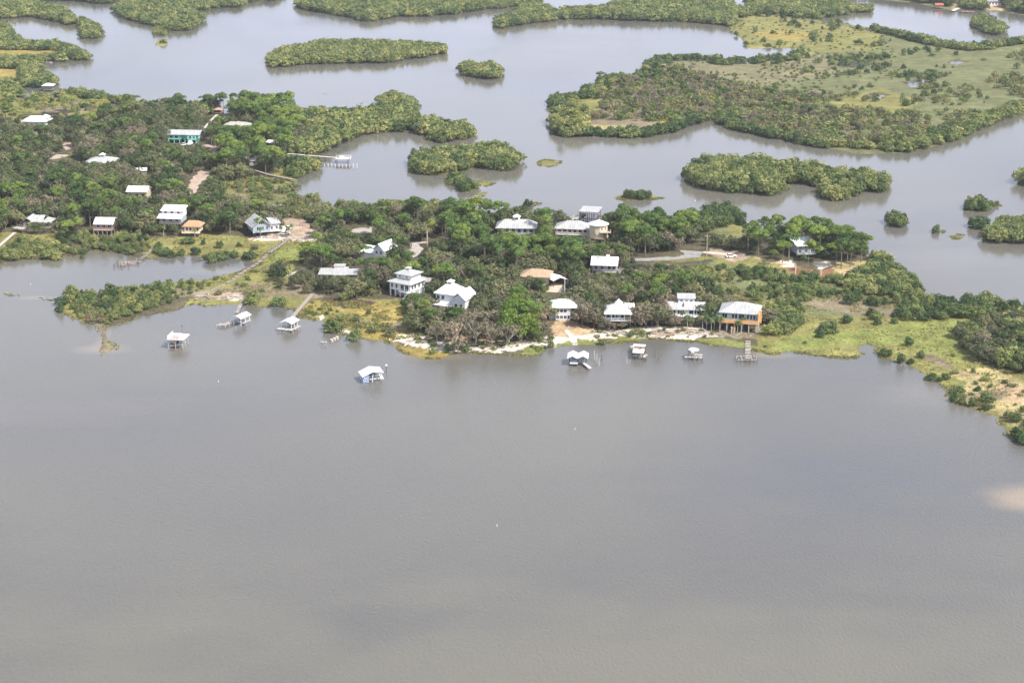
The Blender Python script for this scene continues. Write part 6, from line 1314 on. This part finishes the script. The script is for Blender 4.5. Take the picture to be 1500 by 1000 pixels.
for i in range(2):
    m = MB(); m.tube([(0,0,-.3),(.15,0,.45),(.1,.05,1)],[.03,.022,.006],5)
    for k in range(4): a = k*1.9+i; m.tube([(.12,0,.5+.1*k),(.12+.2*math.cos(a),.2*math.sin(a),.62+.1*k)],[.012,.004],4)
    o = m.build('dead_tree','pale_bark'); snagm.append(o.data); bpy.data.objects.remove(o)
bykind = {}
for t in TREES: bykind.setdefault(t['k'], []).append(t)
def place_label(grp, t):
    d = np.hypot(LMA[:, 0]-t['x'], (LMA[:, 1]-t['y'])*.6); i = int(np.argmin(d))
    off = np.array([t['x']-LMA[i, 0], t['y']-LMA[i, 1]]); n = np.linalg.norm(off)+1e-6
    v = LMA-LMA[i]; L = np.linalg.norm(v, axis=1); ok = (L > n*1.05) & (L < max(6*n, 160)); ok[i] = False
    cosv = np.where(ok, (v@off)/(np.maximum(L, 1e-6)*n), -2); j = int(np.argmax(cosv))
    return i, j, n
LIMIT = 298
for kind, ts in bykind.items():
    ts.sort(key=lambda t: -t['h']*S(PXY(t['x'], t['y'])[1]))
    for t in ts:
        px, py = PXY(t['x'], t['y'], t['z']); t['in'] = -25 < px < 1525
    front = [t for t in ts if t['in']][:LIMIT]
    ids = {id(t) for t in front}; rest = [t for t in ts if id(t) not in ids]
    for t in front: t['lm'] = place_label(None, t)
    cells = {}
    for t in front: cells.setdefault((t['c'], t['lm'][0], t['lm'][1]), []).append(t)
    for key, cs in cells.items():
        cs.sort(key=lambda t: t['lm'][2])
        for n, t in enumerate(cs):
            a, b = LM[key[1]][0], LM[key[2]][0]
            t['label'] = f"{key[0]} {SAY.get(kind,'dead pale tree')}, {nth(n) if len(cs) > 1 else 'standing'} from {a} towards {b}".strip() if len(cs) > 1 else f"{key[0]} {SAY.get(kind,'dead pale tree')} standing off {a} towards {b}".strip()
            w = t['label'].split()
            if len(w) > 16: t['label'] = f"{key[0]} {SAY.get(kind,'dead pale tree')}, {nth(n)}, {' '.join(a.split()[-3:])} towards {' '.join(b.split()[-3:])}".strip()
    for t in front:
        rot = random.uniform(0, 6.28); s = t['s']; sc = (s*random.uniform(.78,1.28), s*random.uniform(.78,1.28), s)
        if kind == 'snag':
            o = bpy.data.objects.new('dead_tree', snagm[random.randrange(2)]); o.scale = (t['h'],)*3
            COL.objects.link(o); o.location = (t['x'], t['y'], t['z']); o.rotation_euler = (0, 0, rot); tag(o, t['label'], 'tree', 'pale dead trees on the scrub island'); continue
        cm, tm, mm = PROTO[kind, t['c'], random.randrange(4)]
        cat = 'bush' if kind in ('mangrove', 'shrub') else 'tree'; grp = {'mangrove':'mangroves along the shores','oak':'oaks of the village wood','pine':'pines of the village wood','palm':'cabbage palms','bare':'thin leaved trees near the beach','shrub':'shrubs in the marsh','bright':'bright leafy trees on the point'}[kind]
        small = t['h']*S(PXY(t['x'], t['y'])[1]) < 22 and not t['full']
        if tm is None or small:
            o = bpy.data.objects.new(NAME[kind], mm); COL.objects.link(o)
            o.location = (t['x'], t['y'], t['z']); o.rotation_euler = (0, 0, rot); o.scale = sc; tag(o, t['label'], cat, grp)
        else:
            e = empty(NAME[kind], (t['x'], t['y'], t['z']), rot, t['label'], cat, grp); e.scale = sc
            for nm_, me_ in (('crown', cm), ('trunk', tm)):
                o = bpy.data.objects.new(nm_, me_); COL.objects.link(o); o.parent = e
    # the uncountable remainder of the kind is one mass
    if rest:
        bycol = {}
        q0, lf0 = PROTO[kind]
        Qs, Ls, Ts, Ms = [], [], [], []
        cols = list(LEAF[kind])
        for t in rest:
            me_ = PROTO[kind, t['c'], random.randrange(4)][0]
            if me_.name not in bycol:
                n = len(me_.vertices); co = np.empty(n*3, np.float32); me_.vertices.foreach_get('co', co); l = np.empty(n//4, np.float32); me_.attributes['lf'].data.foreach_get('value', l); bycol[me_.name] = (co.reshape(-1, 3), l)
            co, l = bycol[me_.name]
            if kind == 'mangrove' and t['y'] > 900:      # far crowns need fewer, larger leaf clumps
                n = len(l)//2; co = co.reshape(-1, 4, 3)[:n]; c_ = co.mean(1, keepdims=True); co = (c_+(co-c_)*1.35).reshape(-1, 3); l = l[:n]
            a = random.uniform(0, 6.28); s = t['s']; k_ = s*random.choice((.75,.9,1,1.1,1.3,1.5)); ca, sa = math.cos(a)*k_, math.sin(a)*k_
            Qs.append(np.stack([co[:, 0]*ca-co[:, 1]*sa+t['x'], co[:, 0]*sa+co[:, 1]*ca+t['y'], co[:, 2]*s+t['z']], 1)); Ls.append(l); Ts.append(np.full(len(l), random.random())); Ms.append(np.full(len(l), cols.index(t['c'])))
        nm_ = {'mangrove':'mangrove_thicket','oak':'oak_woodland','shrub':'marsh_scrub','pine':'pine_woodland','bare':'thin_leaved_thicket'}.get(kind, kind+'_mass')
        me_ = lfmesh(nm_, np.concatenate(Qs), np.concatenate(Ls), [f'{kind}_{c}' for c in cols], np.concatenate(Ts), np.concatenate(Ms))
        o = bpy.data.objects.new(nm_, me_); COL.objects.link(o); o['kind'] = 'stuff'
        o['label'] = {'mangrove':'dense mangrove thickets covering the far islands','oak':'closed oak canopy of the village wood','shrub':'low scrub dotted over the marsh','pine':'far pines among the village wood','bare':'grey thin leaved thicket'}.get(kind, 'distant growth')
    print('PLANTS', kind, len(front), len(rest))
# ------------------------------------------------------------------ air, light, camera
SUN_EL, SUN_AZ = 51.0, 124.0         # azimuth clockwise from +Y (view direction)
HAZE = 0.00006
if HAZE:
    hm = bpy.data.materials.new('haze_air'); hm.use_nodes = True; nt = hm.node_tree
    nt.nodes.remove(nt.nodes['Principled BSDF']); v = nt.nodes.new('ShaderNodeVolumePrincipled')
    v.inputs['Color'].default_value = (.90, .93, 1.0, 1); v.inputs['Density'].default_value = HAZE; v.inputs['Anisotropy'].default_value = .2
    nt.links.new(v.outputs[0], nt.nodes['Material Output'].inputs['Volume']); M['haze_air'] = hm
    hz = MB().box(-2600, 2600, -400, 4200, -6, 230).build('haze', 'haze_air'); hz['kind'] = 'stuff'; hz['label'] = 'thin summer haze over the lagoon'
w = bpy.data.worlds.new('World'); scn.world = w; w.use_nodes = True
nt = w.node_tree; bg = nt.nodes['Background']
sky = nt.nodes.new('ShaderNodeTexSky'); sky.sky_type = 'NISHITA'; sky.sun_disc = False
sky.sun_elevation = R(SUN_EL); sky.sun_rotation = R(SUN_AZ); sky.air_density = 1.1; sky.dust_density = 3.5; sky.ozone_density = 1.2; sky.altitude = 0
# broken bright cloud over the blue, thicker towards the horizon
tcw = nt.nodes.new('ShaderNodeTexCoord'); sep = nt.nodes.new('ShaderNodeSeparateXYZ'); nt.links.new(tcw.outputs['Generated'], sep.inputs[0])
cn = nt.nodes.new('ShaderNodeTexNoise'); cn.inputs['Scale'].default_value = 3.2; cn.inputs['Detail'].default_value = 6; cn.inputs['Distortion'].default_value = .5
mpc = nt.nodes.new('ShaderNodeMapping'); mpc.inputs['Scale'].default_value = (1, 1, 2.6); nt.links.new(tcw.outputs['Generated'], mpc.inputs[0]); nt.links.new(mpc.outputs[0], cn.inputs['Vector'])
zr = nt.nodes.new('ShaderNodeMapRange'); zr.inputs['From Min'].default_value = .1; zr.inputs['From Max'].default_value = .8; zr.inputs['To Min'].default_value = .30; zr.inputs['To Max'].default_value = -.10; nt.links.new(sep.outputs['Z'], zr.inputs['Value'])
ca = nt.nodes.new('ShaderNodeMath'); ca.operation = 'ADD'; nt.links.new(cn.outputs['Fac'], ca.inputs[0]); nt.links.new(zr.outputs[0], ca.inputs[1])
cr = nt.nodes.new('ShaderNodeMapRange'); cr.interpolation_type = 'SMOOTHSTEP'; cr.inputs['From Min'].default_value = .42; cr.inputs['From Max'].default_value = .78; cr.inputs['To Max'].default_value = .95; nt.links.new(ca.outputs[0], cr.inputs['Value'])
cm_ = nt.nodes.new('ShaderNodeMix'); cm_.data_type = 'RGBA'; nt.links.new(cr.outputs[0], cm_.inputs['Factor']); nt.links.new(sky.outputs[0], cm_.inputs['A']); cm_.inputs['B'].default_value = (6.0, 6.6, 8.4, 1)
nt.links.new(cm_.outputs['Result'], bg.inputs['Color']); bg.inputs['Strength'].default_value = .11
sl = bpy.data.lights.new('sun', 'SUN'); sl.energy = 3.6; sl.angle = R(.55); sl.color = (1, .955, .88)
so = bpy.data.objects.new('sun', sl); COL.objects.link(so)
az = R(SUN_AZ); el = R(SUN_EL)
dirv = Vector((math.sin(az)*math.cos(el), math.cos(az)*math.cos(el), math.sin(el)))
so.rotation_euler = (-dirv).to_track_quat('-Z', 'Y').to_euler(); so.location = (200, 800, 600)
cam = bpy.data.cameras.new('camera'); co = bpy.data.objects.new('camera', cam); COL.objects.link(co)
co.location = (0, 0, CAMH); co.rotation_euler = (R(90)-PITCH, 0, 0)
cam.sensor_width = 36; cam.lens = 36*FPX/1500; cam.clip_start = 1; cam.clip_end = 20000
scn.camera = co
vs = scn.view_settings
scn.display_settings.display_device = 'sRGB'
vs.view_transform = 'Standard'; vs.look = 'None'; vs.exposure = .77; vs.gamma = 1; vs.use_curve_mapping = False
scn.render.engine = 'CYCLES'
cy = scn.cycles
cy.use_denoising = True; cy.denoiser = 'OPENIMAGEDENOISE'; cy.denoising_prefilter = 'ACCURATE'; cy.denoising_input_passes = 'RGB_ALBEDO_NORMAL'; cy.max_bounces = 6; cy.diffuse_bounces = 3; cy.glossy_bounces = 3; cy.transmission_bounces = 3; cy.transparent_max_bounces = 4; cy.volume_bounces = 0
cy.caustics_reflective = False; cy.caustics_refractive = False; cy.sample_clamp_indirect = 6
scn.render.film_transparent = False
